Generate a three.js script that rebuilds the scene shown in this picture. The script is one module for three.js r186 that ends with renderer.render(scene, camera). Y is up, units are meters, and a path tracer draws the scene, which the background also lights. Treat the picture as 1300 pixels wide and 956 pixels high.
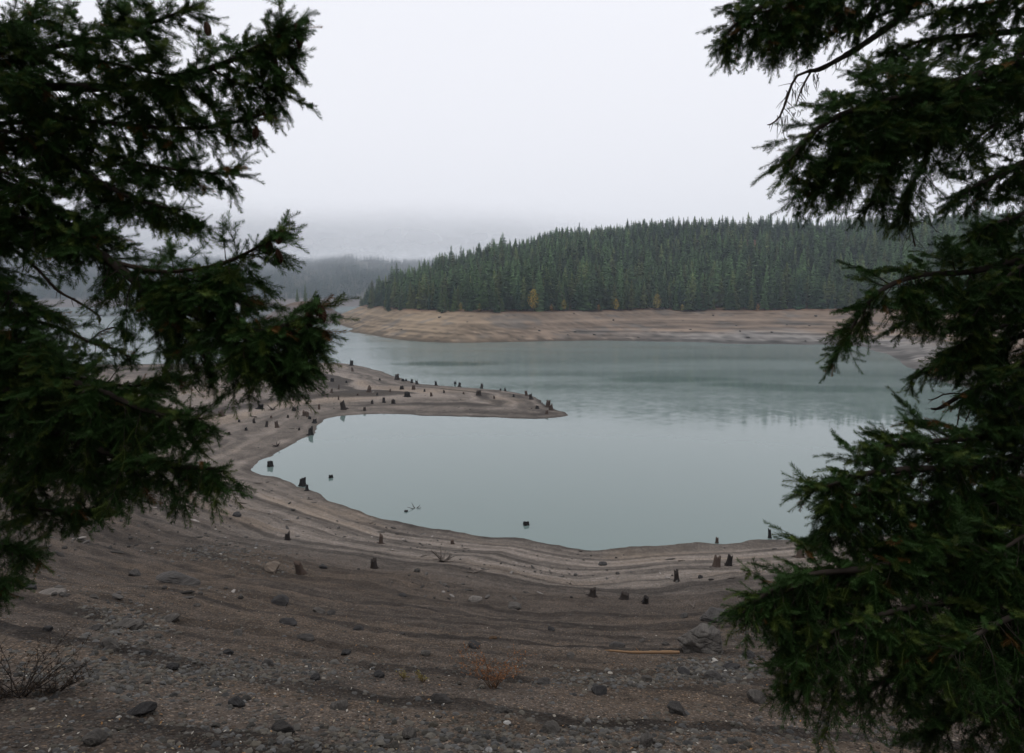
import * as THREE from 'three';
import { mergeGeometries } from 'three/addons/utils/BufferGeometryUtils.js';

// ------------------------------------------------------------------ camera, sky, sun, exposure
const scene = new THREE.Scene();
const F = 867, CX = 650, CY = 433, EYE = 24, PITCH = Math.atan((CY - 376) / F);   // a 24 mm lens, eye 24 m above the lake
const camera = new THREE.PerspectiveCamera(2 * Math.atan(478 / F) * 180 / Math.PI, 1300 / 956, 0.1, 9000);
camera.position.set(0, EYE, 0);
camera.rotation.x = -PITCH;
camera.setViewOffset(1300, 956, 0, 45, 1300, 956);
const renderer = new THREE.WebGLRenderer();
renderer.toneMapping = THREE.LinearToneMapping;
renderer.toneMappingExposure = 1.0;
renderer.shadowMap.enabled = true;
camera.focus = 70; camera.userData.fStop = 7;

{ // overcast sky: even cloud, a little brighter overhead
  const W = 256, H = 128, d = new Float32Array(W * H * 4);
  for (let j = 0; j < H; j++) for (let i = 0; i < W; i++) {
    const el = (j + 0.5) / H * Math.PI - Math.PI / 2, y = Math.sin(el), az = (i + 0.5) / W * Math.PI * 2;
    const n = 0.02 * Math.sin(az * 2 + 1 + y * 3) + 0.015 * Math.sin(az * 5 + y * 9);
    const b = 0.93 + 0.12 * Math.max(0, y) + n * Math.max(0, y);
    const k = (j * W + i) * 4;
    d[k] = b * 0.985; d[k + 1] = b * 0.995; d[k + 2] = b * 1.06; d[k + 3] = 1;
  }
  const t = new THREE.DataTexture(d, W, H, THREE.RGBAFormat, THREE.FloatType);
  t.mapping = THREE.EquirectangularReflectionMapping; t.magFilter = THREE.LinearFilter; t.needsUpdate = true;
  scene.background = t; scene.environment = t;
}
const sun = new THREE.DirectionalLight(new THREE.Color(1, 0.98, 0.95), 0.5);
sun.position.set(-60, 260, -160); sun.target.position.set(0, 0, -120);
sun.castShadow = true; sun.shadow.radius = 60; sun.shadow.mapSize.set(2048, 2048);
Object.assign(sun.shadow.camera, { left: -320, right: 320, top: 320, bottom: -320, near: 10, far: 900 });
scene.add(sun, sun.target);
scene.fog = new THREE.FogExp2(new THREE.Color(0.78, 0.89, 1.0), 0.00021);

// ------------------------------------------------------------------ helpers
let SEED = 12345;
const seed = (s) => { SEED = s >>> 0 || 1; };
const rnd = () => { SEED = (SEED + 0x6D2B79F5) >>> 0; let t = SEED; t = Math.imul(t ^ (t >>> 15), t | 1); t ^= t + Math.imul(t ^ (t >>> 7), t | 61); return ((t ^ (t >>> 14)) >>> 0) / 4294967296; };
const rr = (a, b) => a + (b - a) * rnd();
const pick = (a) => a[Math.floor(rnd() * a.length)];
const clamp = (x, a, b) => Math.min(b, Math.max(a, x));
const lerp = (a, b, t) => a + (b - a) * t;
const sstep = (a, b, x) => { const t = clamp((x - a) / (b - a), 0, 1); return t * t * (3 - 2 * t); };
const hash = (x, y) => { let h = Math.imul(x, 374761393) ^ Math.imul(y, 668265263); h = Math.imul(h ^ (h >>> 13), 1274126177); return ((h ^ (h >>> 16)) >>> 0) / 4294967296; };
function noise(x, y) {
  const ix = Math.floor(x), iy = Math.floor(y), fx = x - ix, fy = y - iy, u = fx * fx * (3 - 2 * fx), v = fy * fy * (3 - 2 * fy);
  return lerp(lerp(hash(ix, iy), hash(ix + 1, iy), u), lerp(hash(ix, iy + 1), hash(ix + 1, iy + 1), u), v) * 2 - 1;
}
const fbm = (x, y, o = 4) => { let s = 0, a = 0.5, f = 1; for (let i = 0; i < o; i++) { s += a * noise(x * f + i * 17.3, y * f - i * 9.1); a *= 0.5; f *= 2.03; } return s; };
const V = (x, y, z) => new THREE.Vector3(x, y, z);
const sp = Math.sin(PITCH), cp = Math.cos(PITCH);
const dirOf = (px, py) => { const a = (px - CX) / F, b = (CY - py) / F; return V(a, b * cp - sp, -cp - b * sp); };
const at = (px, py, depth) => dirOf(px, py).multiplyScalar(depth).add(camera.position);        // a point that far off
const onWater = (px, py) => { const d = dirOf(px, py); const t = -EYE / d.y; return [d.x * t, d.z * t]; };
function hit(px, py, H, from = 3, to = 900) {                                                  // where that line of sight meets the ground
  const d = dirOf(px, py); let a = from;
  for (let t = from; t < to; t *= 1.004) { if (EYE + d.y * t < H(d.x * t, d.z * t)) { a = t; break; } a = t; }
  return V(d.x * a, H(d.x * a, d.z * a), d.z * a);
}
const names = new Map();
function numbered(n) { const k = names.get(n) ?? 0; names.set(n, k + 1); return k ? n + '_' + String(k).padStart(3, '0') : n; }
function tag(o, label, category, group, kind) {
  if (label) o.userData.label = label;
  if (category) o.userData.category = category;
  if (group) o.userData.group = group;
  if (kind) o.userData.kind = kind;
  return o;
}
function mesh(name, geo, mat, parent) {
  const m = new THREE.Mesh(geo, mat);
  m.name = parent ? name : numbered(name);
  m.castShadow = m.receiveShadow = true;
  (parent ?? scene).add(m);
  return m;
}
function base(name, p) { const g = new THREE.Group(); g.name = numbered(name); if (p) g.position.copy(p); scene.add(g); return g; }
function copies(name, geo, mat, list, parent, colors) {
  const m = new THREE.InstancedMesh(geo, mat, list.length);
  list.forEach((x, i) => m.setMatrixAt(i, x));
  if (colors) colors.forEach((c, i) => m.setColorAt(i, c));
  m.name = parent ? name : numbered(name); m.castShadow = m.receiveShadow = true; m.userData.kind = 'stuff';
  (parent ?? scene).add(m);
  return m;
}
const rgb = (r, g, b) => new THREE.Color().setRGB(r, g, b);
const std = (c, roughness = 0.9, more = {}) => new THREE.MeshPhysicalMaterial({ color: c, roughness, specularIntensity: 0.25, ...more });
function geoOf(pos, idx, col, uv) {
  const g = new THREE.BufferGeometry();
  g.setAttribute('position', new THREE.BufferAttribute(new Float32Array(pos), 3));
  if (col) g.setAttribute('color', new THREE.BufferAttribute(new Float32Array(col), 3));
  if (uv) g.setAttribute('uv', new THREE.BufferAttribute(new Float32Array(uv), 2));
  if (idx) g.setIndex(idx);
  return g;
}
function texOf(n, fn, srgb) {   // tiling when fn is periodic in [0,1)
  const d = new Uint8Array(n * n * 4);
  for (let j = 0; j < n; j++) for (let i = 0; i < n; i++) { const c = fn(i / n, j / n), k = (j * n + i) * 4; for (let m = 0; m < 3; m++) d[k + m] = clamp((c.length ? c[m] : c) * 255, 0, 255); d[k + 3] = 255; }
  const t = new THREE.DataTexture(d, n, n); t.wrapS = t.wrapT = THREE.RepeatWrapping; t.magFilter = THREE.LinearFilter; t.minFilter = THREE.LinearFilter;
  if (srgb) t.colorSpace = THREE.SRGBColorSpace; t.needsUpdate = true; return t;
}
const pnoise = (u, v, f, k = 0) => {   // periodic value noise
  const x = u * f, y = v * f, ix = Math.floor(x), iy = Math.floor(y), fx = x - ix, fy = y - iy, a = fx * fx * (3 - 2 * fx), b = fy * fy * (3 - 2 * fy), m = (n) => ((n % f) + f) % f;
  const h = (i, j) => hash(m(i) + k * 131, m(j) - k * 57);
  return lerp(lerp(h(ix, iy), h(ix + 1, iy), a), lerp(h(ix, iy + 1), h(ix + 1, iy + 1), a), b);
};
function pebbles(u, v, f, k) {   // nearest and own random of a jittered cell
  const x = u * f, y = v * f, ix = Math.floor(x), iy = Math.floor(y); let best = 9, id = 0;
  for (let j = -1; j < 2; j++) for (let i = -1; i < 2; i++) {
    const cx = ((ix + i) % f + f) % f, cy = ((iy + j) % f + f) % f, a = hash(cx + k, cy + 7), b = hash(cx - 13, cy + k);
    const d = Math.hypot(ix + i + a - x, iy + j + b - y); if (d < best) { best = d; id = hash(cx * 3 + 1, cy * 5 + k); }
  }
  return [best, id];
}
class Poly {                                                     // a shoreline: smoothed polyline with signed distance
  constructor(shore, closing) {
    const c = new THREE.CatmullRomCurve3(shore.map(([x, z]) => V(x, 0, z)), false, 'centripetal');
    const p = c.getPoints(shore.length * 4).map((q) => [q.x, q.z]);
    this.s = p; this.all = [...p, ...closing];
    const xs = p.map((q) => q[0]), zs = p.map((q) => q[1]);
    this.box = [Math.min(...xs), Math.max(...xs), Math.min(...zs), Math.max(...zs)];
  }
  ready() {
    const p = this.all, q = this.s; this.rows = new Map();
    for (let i = 0, j = p.length - 1; i < p.length; j = i++) { const a = p[i], b = p[j], lo = Math.floor(Math.min(a[1], b[1]) / 4), hi = Math.floor(Math.max(a[1], b[1]) / 4); for (let r = lo; r <= hi; r++) { if (!this.rows.has(r)) this.rows.set(r, []); this.rows.get(r).push(a[0], a[1], b[0], b[1]); } }
    this.chunks = [];
    for (let i = 1; i < q.length; i += 8) {
      const c = { seg: [], x0: 1e9, x1: -1e9, z0: 1e9, z1: -1e9 };
      for (let k = i; k < Math.min(q.length, i + 8); k++) { const a = q[k - 1], b = q[k], ex = b[0] - a[0], ez = b[1] - a[1]; c.seg.push(a[0], a[1], ex, ez, 1 / (ex * ex + ez * ez + 1e-9)); for (const t of [a, b]) { c.x0 = Math.min(c.x0, t[0]); c.x1 = Math.max(c.x1, t[0]); c.z0 = Math.min(c.z0, t[1]); c.z1 = Math.max(c.z1, t[1]); } }
      c.seg = Float64Array.from(c.seg); this.chunks.push(c);
    }
  }
  inside(x, z) { let c = false; const e = this.rows.get(Math.floor(z / 4)); if (e) for (let i = 0; i < e.length; i += 4) if ((e[i + 1] > z) !== (e[i + 3] > z) && x < (e[i + 2] - e[i]) * (z - e[i + 1]) / (e[i + 3] - e[i + 1]) + e[i]) c = !c; return c; }
  dist(x, z) {
    if (!this.chunks) this.ready();
    let best = 1e12, hint = this.hint ?? 0; const C = this.chunks, n = C.length;
    for (let k = 0; k < n; k++) {
      const at = (hint + k) % n, c = C[at], bx = Math.max(c.x0 - x, 0, x - c.x1), bz = Math.max(c.z0 - z, 0, z - c.z1);
      if (bx * bx + bz * bz >= best) continue;
      const g = c.seg;
      for (let i = 0; i < g.length; i += 5) { const t = clamp(((x - g[i]) * g[i + 2] + (z - g[i + 1]) * g[i + 3]) * g[i + 4], 0, 1), dx = g[i] + g[i + 2] * t - x, dz = g[i + 1] + g[i + 3] * t - z, d = dx * dx + dz * dz; if (d < best) { best = d; this.hint = at; } }
    }
    return Math.sqrt(best) * (this.inside(x, z) ? 1 : -1);
  }
}
const W = (list) => list.map(([a, b]) => onWater(a, b));

// ------------------------------------------------------------------ the near shore: bank, bay and spit
const nearBeach = W([[1320, 676], [1200, 678], [1100, 679], [1040, 681], [1000, 683], [889, 690], [815, 694], [764, 697.5], [723, 694], [666, 683], [624, 681], [581, 676], [539, 671], [497, 660], [454, 647], [419, 634], [387, 621], [358, 609], [323, 602]]);
const spitShore = W([[317, 596], [321, 591], [341, 580], [376, 561], [394, 552], [401, 540], [419, 531], [440, 527], [497, 526], [539, 528], [589, 529], [642, 531], [688, 532], [714, 529.5], [719, 526], [702, 518.5], [674, 502.6], [645, 496.5], [606, 493], [553, 489], [532, 487], [497, 476], [468, 467], [433, 461], [411, 460], [330, 460], [200, 462], [60, 463], [-100, 465]]);
const nearShore = new Poly([[260, -60], [120, -66], ...nearBeach, ...spitShore, [-300, -262], [-520, -300]], [[-520, 120], [260, 120]]);
const bankFoot = new Poly([[260, -60], [120, -66], ...nearBeach, [-62, -104], [-110, -116], [-220, -136], [-520, -170]], [[-520, 120], [260, 120]]);
let evenH = 0;   // the same height before benches and clods, which old waterlines follow
function nearH(x, z, fine = true) {
  const s0 = nearShore.dist(x, z), s = s0 > -4 && s0 < 8 ? s0 + 1.1 * fbm(x / 3.5, z / 3.5, 3) * sstep(8, 3, s0) : s0;
  evenH = 0; if (s < 0) return Math.max(-6, 0.13 * s);
  const q0 = Math.max(0, bankFoot.dist(x, z)), q = q0 * q0 / (q0 + 6), q1 = q < 58 ? q : 58 + 8 * (1 - Math.exp(-(q - 58) / 8)) + 0.02 * (q - 58);
  let h = 4.2 * (1 - Math.exp(-s * 0.07 / 4.2)) + 0.2 * q1 + 0.0022 * q1 * q1;
  const rough = sstep(0, 14, s);
  h += rough * (0.55 * fbm(x / 17 + 3, z / 17, 3) + 0.22 * fbm(x / 4.3, z / 4.3 + 8, 2) * sstep(2, 12, q0));
  evenH = h;
  if (fine) {
    const wob = 0.18 * fbm(x / 9, z / 9, 3), stp = h < 5 ? 0.26 : 0.36, ph = (h + wob) / stp, f = ph - Math.floor(ph), saw = f < 0.72 ? f * 0.5 : 0.36 + (f - 0.72) * 2.2857;   // old waterlines cut as little benches
    h += (saw - f) * stp * 0.85 * sstep(0.5, 5, s) * (0.55 + 0.6 * fbm(x / 11 + 30, z / 11, 2) + 0.25);
    h += 0.10 * rough * fbm(x * 1.3, z * 1.3, 3) * (0.3 + 0.7 * sstep(6, 30, q0)) + 0.03 * rough * fbm(x * 3.5, z * 3.5, 2);
  }
  return h;
}
const groundTex = texOf(1024, (u, v) => {
  const a = pnoise(u, v, 24, 1) * 0.4 + pnoise(u, v, 96, 2) * 0.35 + pnoise(u, v, 320, 3) * 0.25;
  const [d1, i1] = pebbles(u, v, 70, 5), [d2, i2] = pebbles(u, v, 150, 9);
  let c = 0.6 + 0.34 * (a - 0.5), t = 0;
  if (d1 < 0.22 + 0.2 * i1 && i1 > 0.45) { c = 0.42 + 0.55 * hash(i1 * 1e6 | 0, 3); t = hash(i1 * 1e6 | 0, 8) - 0.5; }
  else if (d2 < 0.42 && i2 > 0.45) { c = 0.42 + 0.55 * hash(i2 * 1e6 | 0, 4) ** 1.3; t = hash(i2 * 1e6 | 0, 2) - 0.5; }
  return [c * (1 + 0.1 * t), c, c * (1 - 0.12 * t)];
}, true);
groundTex.repeat.set(1 / 5, 1 / 5);
const groundBump = texOf(1024, (u, v) => {
  const [d1, i1] = pebbles(u, v, 70, 5), [d2, i2] = pebbles(u, v, 150, 9);
  const p1 = i1 > 0.45 ? Math.max(0, 1 - (d1 / (0.25 + 0.2 * i1)) ** 2) : 0, p2 = i2 > 0.45 ? Math.max(0, 1 - (d2 / 0.45) ** 2) : 0;
  return 0.2 + 0.35 * pnoise(u, v, 24, 1) + 0.14 * pnoise(u, v, 96, 2) + 0.34 * p1 * i1 + 0.14 * p2;
});
groundBump.repeat.set(1 / 5, 1 / 5);
function nearColor(x, z, h, s) {   // silt, old strandlines and gravelly earth
  const e = evenH, band = (f, o, w) => { const q = noise(e * f + w * fbm(x / 8, z / 8, 2), o + x / 90); return sstep(-0.22, 0.22, q) * 2 - 1; };
  const strand = sstep(8, 4, e) * (1 + 0.8 * sstep(-82, -96, z)) * (0.15 * band(3.3, 2.5, 0.3) + 0.15 * band(8.5, 6.5, 0.4)) + 0.10 * band(2.1, 8.5, 0.6);
  const line = fbm(h * 3.1 + 0.35 * fbm(x / 7, z / 7, 3), 3.7, 3), line2 = noise(h * 9 + 0.9 * fbm(x / 5, z / 5, 3), x / 40), big = fbm(x / 14 + 5, z / 14, 4), n = fbm(x / 2.1, z / 2.1, 3);
  const silt = sstep(7.5, 1.5, h + 2.4 * big + 1.2 * line), line3 = noise(h * 3.6 + 0.5 * fbm(x / 6, z / 6, 3), x / 60 + 4);
  let r = lerp(0.124, 0.318, silt), g = lerp(0.098, 0.268, silt), b = lerp(0.078, 0.226, silt);
  const red = sstep(0.05, 0.5, big + 0.8 * line) * 0.35; r *= 1 + 0.14 * red; b *= 1 - 0.2 * red;
  const m = 1 + strand + 0.4 * line + 0.3 * line2 + 0.45 * line3 + 0.34 * n + 0.28 * fbm(x / 0.55, z / 0.55, 2) + 0.28 * big;
  const dark = sstep(0.28, 0.5, noise(h * 5.3 + fbm(x / 8, z / 8, 2), 9.2)) * 0.2;   // thin lines of dark litter left by the water
  const k = clamp(m, 0.45, 1.55) * (1 - dark) * 1.32;
  const wet = 1 - 0.3 * sstep(0.2, 0.08, h + 0.12 * n);   // damp edge of the waterline
  return [r * k * wet, g * k * wet, b * k * wet];
}
{
  const R = 940, A = 620, pos = [], col = [], uv = [], idx = [];
  for (let j = 0; j <= R; j++) {
    const r = 0.8 * Math.pow(380 / 0.8, j / R);
    for (let i = 0; i <= A; i++) {
      const a = i < 30 ? lerp(-1.5, -0.74, i / 30) : i > A - 30 ? lerp(0.74, 1.35, (i - A + 30) / 30) : lerp(-0.74, 0.74, (i - 30) / (A - 60)), x = Math.sin(a) * r, z = -Math.cos(a) * r;
      const h = nearH(x, z), c = nearColor(x, z, h, 0);
      pos.push(x, h, z); col.push(...c); uv.push(x, z);
    }
  }
  for (let j = 0; j < R; j++) for (let i = 0; i < A; i++) {
    const a = j * (A + 1) + i, b = a + 1, c = a + A + 1, d = c + 1;
    if (pos[a * 3 + 1] < -0.8 && pos[b * 3 + 1] < -0.8 && pos[c * 3 + 1] < -0.8 && pos[d * 3 + 1] < -0.8) continue;
    idx.push(a, b, c, b, d, c);
  }
  const g = geoOf(pos, idx, col, uv); g.computeVertexNormals();
  const m = std(0xffffff, 0.95, { vertexColors: true, map: groundTex, bumpMap: groundBump, bumpScale: 0.08 });
  tag(mesh('lake_shore', g, m), 'bare grey brown drawdown shore with waterline benches and a low spit', 'shore', null, 'structure');
  // the wooded flat behind the shore, outside the frame
  const bp = [], bc = [], bu = [], bi = [];
  for (let j = 0; j <= 40; j++) for (let i = 0; i <= 60; i++) { const x = -60 + i * 2, z = -0.5 + j * 1.6, h = nearH(x, z, false) - 0.06; bp.push(x, h, z); bc.push(0.1, 0.085, 0.07); bu.push(x, z); }
  for (let j = 0; j < 40; j++) for (let i = 0; i < 60; i++) { const a = j * 61 + i; bi.push(a, a + 61, a + 1, a + 1, a + 61, a + 62); }
  const bg = geoOf(bp, bi, bc, bu); bg.computeVertexNormals();
  tag(mesh('bank_top', bg, m), 'gravelly bank top under the trees', 'ground', null, 'structure');
}

// ------------------------------------------------------------------ the lake
{
  const slicks = [[850, 481, 90, 4], [1040, 493, 110, 5], [565, 463, 70, 3], [950, 489, 60, 3]].map(([x, y, w, h]) => { const c = onWater(x, y), e = onWater(x + w, y), t = onWater(x, y - h); return [c[0], c[1], Math.abs(e[0] - c[0]), Math.abs(t[1] - c[1])]; });
  const windy = (u, v) => {   // how far the wind ruffles the water: open lake, lee of the spit, slicks
    const x = (u - 0.5) * 800, z = -v * 800, wob = fbm(x / 30, z / 30, 3);
    let open = sstep(-112, -190, z + 30 * wob + 0.35 * Math.max(0, -x - 10));
    for (const [cx, cz, rx, rz] of slicks) { const d = Math.hypot((x - cx) / rx, (z - cz) / rz + 1.1 * wob); open *= lerp(0.3, 1, sstep(0.5, 1.3, d)); }
    return clamp(open * (0.8 + 0.5 * fbm(x / 90, z / 14, 3)), 0, 1);
  };
  const chop = texOf(1024, (u, v) => lerp(0.06, 0.215, windy(u, v)));   // ripples finer than a pixel
  const ripple = texOf(2048, (u, v) => {                                  // and those one can see
    const k = 8 * (0.012 + 0.04 * windy(u, v)), sl = (o) => 0.4 * pnoise(u, v, 1000, o) + 0.34 * pnoise(u, v, 620, o + 1) + 0.26 * pnoise(u, v, 330, o + 2) - 0.5, nx = k * sl(5) * 0.8, ny = k * sl(15), q = 1 / Math.hypot(nx, ny, 1);
    return [0.5 + 0.5 * nx * q, 0.5 + 0.5 * ny * q, 0.5 + 0.5 * q];   // slopes stored eight times as steep, see normalScale
  });
  for (const t of [ripple, chop]) { t.repeat.set(1 / 800, -1 / 800); t.offset.set(0.5, 0); }
  const m = new THREE.MeshPhysicalMaterial({ color: rgb(0.122, 0.168, 0.156), roughness: 1, roughnessMap: chop, ior: 1.37, normalMap: ripple, normalScale: new THREE.Vector2(0.125, 0.125) });
  const g = new THREE.PlaneGeometry(9000, 6000, 1, 1); g.rotateX(-Math.PI / 2); g.translate(0, 0, -2700);
  const p = g.attributes.position, uv = g.attributes.uv;
  for (let i = 0; i < p.count; i++) uv.setXY(i, p.getX(i), p.getZ(i));
  tag(mesh('lake', g, m), 'calm milky green lake water', 'lake', null, 'structure');
}

// ------------------------------------------------------------------ the far shore with its wooded hill
const farShore = new Poly([[520, -70], [300, -105], ...W([[1400, 520], [1300, 505], [1220, 490], [1165, 474], [1140, 458], [1115, 447], [1048, 438.5], [990, 437.5], [932, 437], [850, 434.5], [760, 432.5], [660, 434], [577, 435.5], [538, 434], [497, 430], [470, 425], [441, 420.5], [449, 418.3], [441, 415.5], [430, 411.5], [417, 406]]), [-160, -790], [-60, -1100], [200, -1600]], [[1200, -1600], [1200, -70]]);
const farFront = new Poly([[520, -70], [300, -105], ...W([[1400, 520], [1300, 505], [1220, 490], [1165, 474], [1140, 458], [1115, 447], [1048, 438.5], [990, 437.5], [932, 437], [850, 434.5], [760, 432.5], [660, 434], [577, 435.5], [538, 434], [497, 430], [470, 425], [441, 420.5]])], [[-900, -520], [-900, -2000], [1200, -2000], [1200, -70]]);
const ridge = [[-190, 17], [-125, 20], [-90, 27], [-62, 37], [-7, 57], [60, 79], [145, 86], [242, 84], [380, 80], [700, 70]];
function along(list, x) { if (x <= list[0][0]) return list[0][1]; for (let i = 1; i < list.length; i++) if (x < list[i][0]) { const t = (x - list[i - 1][0]) / (list[i][0] - list[i - 1][0]); return lerp(list[i - 1][1], list[i][1], t * t * (3 - 2 * t)); } return list.at(-1)[1]; }
const bankWide = (x, z) => lerp(lerp(36, 60, sstep(-100, 0, x)), 130, sstep(10, 120, x)) * lerp(1, 0.5, sstep(-330, -230, z));
function farAt(x, z) {
  const s = farShore.dist(x, z); if (s < 0) return [Math.max(-6, 0.2 * s), s, 60, s];
  const w = bankWide(x, z), t = Math.min(1, s / w), flat = sstep(20, 120, x) * sstep(-250, -320, z);
  let h = 15.5 * lerp(t, 0.28 * sstep(0, 0.3, t) + 0.72 * t ** 2.6, flat);
  const run = lerp(110, 240, sstep(-90, 60, x)), sf = Math.max(s, farFront.dist(x, z)), up = sstep(0, 1, (sf - w) / run) * sstep(w - 5, w + 40, s); h += (along(ridge, x) - 15.5) * (0.55 * up + 0.45 * clamp((sf - w) / (run * 1.12), 0, 1) * sstep(w - 5, w + 40, s));
  h += 1.3 * fbm(x / 33, z / 33, 3) * sstep(5, 40, s) + 3 * fbm(x / 70 + 9, z / 70, 3) * sstep(w, w + 60, s);
  return [h, s, w, sf];
}
const farH = (x, z) => farAt(x, z)[0];
{
  const nx = 420, nz = 330, x0 = -260, x1 = 640, z0 = -90, z1 = -1050, pos = [], col = [], uv = [], idx = [];
  for (let j = 0; j <= nz; j++) for (let i = 0; i <= nx; i++) {
    const x = lerp(x0, x1, i / nx), z = lerp(z0, z1, j / nz); let [h, s, w] = farAt(x, z);
    const stp = 1.3, ph = (h + 0.5 * fbm(x / 20, z / 20, 3)) / stp, f = ph - Math.floor(ph); if (s > 1 && h < 17) h += ((f < 0.7 ? f * 0.2 : 0.14 + (f - 0.7) * 2.867) - f) * stp * 0.9;
    const n = fbm(x / 22, z / 22, 4), n2 = fbm(x / 5, z / 5, 3), line = noise(h * 2.3 + 0.5 * fbm(x / 25, z / 25, 2), 4.4) + 0.6 * noise(h * 5.5 + 0.5 * fbm(x / 25, z / 25, 2), 1.4);
    const flat = sstep(20, 120, x), tan = sstep(30, -60, x);
    let c = [lerp(0.222, 0.272, tan), lerp(0.166, 0.203, tan), lerp(0.123, 0.134, tan)];
    const gray = flat * sstep(5.6, 2.2, h + 3 * n); c = c.map((v, k) => lerp(v, [0.285, 0.262, 0.238][k], gray));
    const rock = sstep(0.15, 0.4, fbm(x / 13 + 40, z / 13, 3)) * sstep(0, 8, s) * (1 - gray * 0.6) * 0.6; c = c.map((v, k) => lerp(v, [0.125, 0.120, 0.112][k], rock));
    const mud = sstep(2.6, 1.2, h + 2.5 * n2 + 1.5 * n); c = c.map((v) => v * lerp(1, 0.55, mud));   // wet mud above the waterline
    const litter = sstep(w - 8, w + 2, s); c = c.map((v, k) => lerp(v, [0.17, 0.095, 0.052][k], litter));
    const m = 0.72 * clamp(1 + 0.5 * line + 0.4 * n + 0.35 * n2, 0.4, 1.7); pos.push(x, h, z); col.push(...c.map((v) => v * m)); uv.push(x, z);
  }
  for (let j = 0; j < nz; j++) for (let i = 0; i < nx; i++) { const a = j * (nx + 1) + i, b = a + 1, c = a + nx + 1, d = c + 1; if (Math.max(pos[a * 3 + 1], pos[b * 3 + 1], pos[c * 3 + 1], pos[d * 3 + 1]) < -0.8) continue; idx.push(a, b, c, b, d, c); }
  const g = geoOf(pos, idx, col, uv); g.computeVertexNormals();
  tag(mesh('hill', g, std(0xffffff, 0.95, { vertexColors: true })), 'bare brown bank rising to a wooded hill across the lake', 'hill', null, 'structure');
}

// conifers as they look from afar: tiers of drooping, ragged fans round a bare stem
function farConifer(sd, tiers, per, slim, loose) {
  seed(sd); const pos = [], col = [];
  const tri = (a, b, c, k) => { pos.push(...a, ...b, ...c); for (let i = 0; i < 3; i++) col.push(k * 0.9, k, k * 0.92); };
  const clear = rr(0.04, 0.14), lean = rr(-0.02, 0.02);
  for (let t = 0; t < tiers; t++) {
    const f = t / (tiers - 1), y = clear + (1 - clear) * f ** 0.92 * 0.985, R = slim * ((1 - f) ** 0.74 * 0.95 + 0.03) * rr(0.72, 1.18) * sstep(-0.2, 0.12, f + 0.08);
    const n = Math.max(4, Math.round(per * (1 - 0.45 * f))), off = rnd() * 7;
    for (let k = 0; k < n; k++) {
      const a = off + (k + rr(-0.35, 0.35)) / n * 6.283, r = R * rr(0.55, 1.2), dr = r * rr(0.15, 0.55) + 0.004, wd = r * rr(0.26, 0.42) + 0.006, lift = rr(0.2, 0.6) * loose * r;
      const ca = Math.cos(a), sa = Math.sin(a), L = lean * y, P = (rad, side, yy) => [ca * rad - sa * side + L, y + yy, sa * rad + ca * side], tone = rr(0.75, 1.25);
      tri(P(0, 0, 0.012), P(r * 0.55, wd, -dr * 0.55 + lift * 0.3), P(r, 0, -dr + lift * 0.4), tone);
      tri(P(0, 0, 0.012), P(r, 0, -dr + lift * 0.4), P(r * 0.55, -wd, -dr * 0.6 + lift * 0.3), tone * 0.96);
      tri(P(r * 0.3, wd * 0.5, 0), P(r * 0.75, wd * 0.8, -dr * 1.1), P(r * 0.85, -wd * 0.2, -dr * 0.8), tone * 0.9);
      tri(P(r * 0.2, 0, 0), P(r * 0.6, -wd * 0.9, -dr * 1.2), P(r * 0.8, -wd * 0.1, -dr * 1.3), tone * 0.9);
    }
  }
  tri([-0.008, 0.93, 0], [0.008, 0.93, 0], [lean, 1.01, 0], 1); tri([0, 0.93, -0.008], [0, 0.93, 0.008], [lean, 1.01, 0], 1);
  const g = geoOf(pos, null, col); g.computeVertexNormals(); return g;
}
const trunkGeo = new THREE.CylinderGeometry(0.004, 0.013, 0.9, 6).translate(0, 0.43, 0);
const kinds = [...Array(10)].map((_, i) => farConifer(100 + i * 7, 22 + (i % 4) * 3, 8, [0.125, 0.15, 0.11, 0.17, 0.135, 0.16, 0.12, 0.145, 0.19, 0.105][i], 0.3 + (i % 3) * 0.3));
const barkFar = std(rgb(0.07, 0.055, 0.045), 0.95);
const greens = [[0.062, 0.108, 0.046], [0.084, 0.136, 0.050], [0.046, 0.088, 0.048], [0.108, 0.146, 0.052], [0.062, 0.098, 0.042], [0.125, 0.136, 0.046]].map((c) => std(rgb(...c), 0.9, { vertexColors: true }));
const treeM = (p, h, wide, turn) => new THREE.Matrix4().compose(p, new THREE.Quaternion().setFromAxisAngle(V(0, 1, 0), turn), V(h * wide, h, h * wide));
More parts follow.
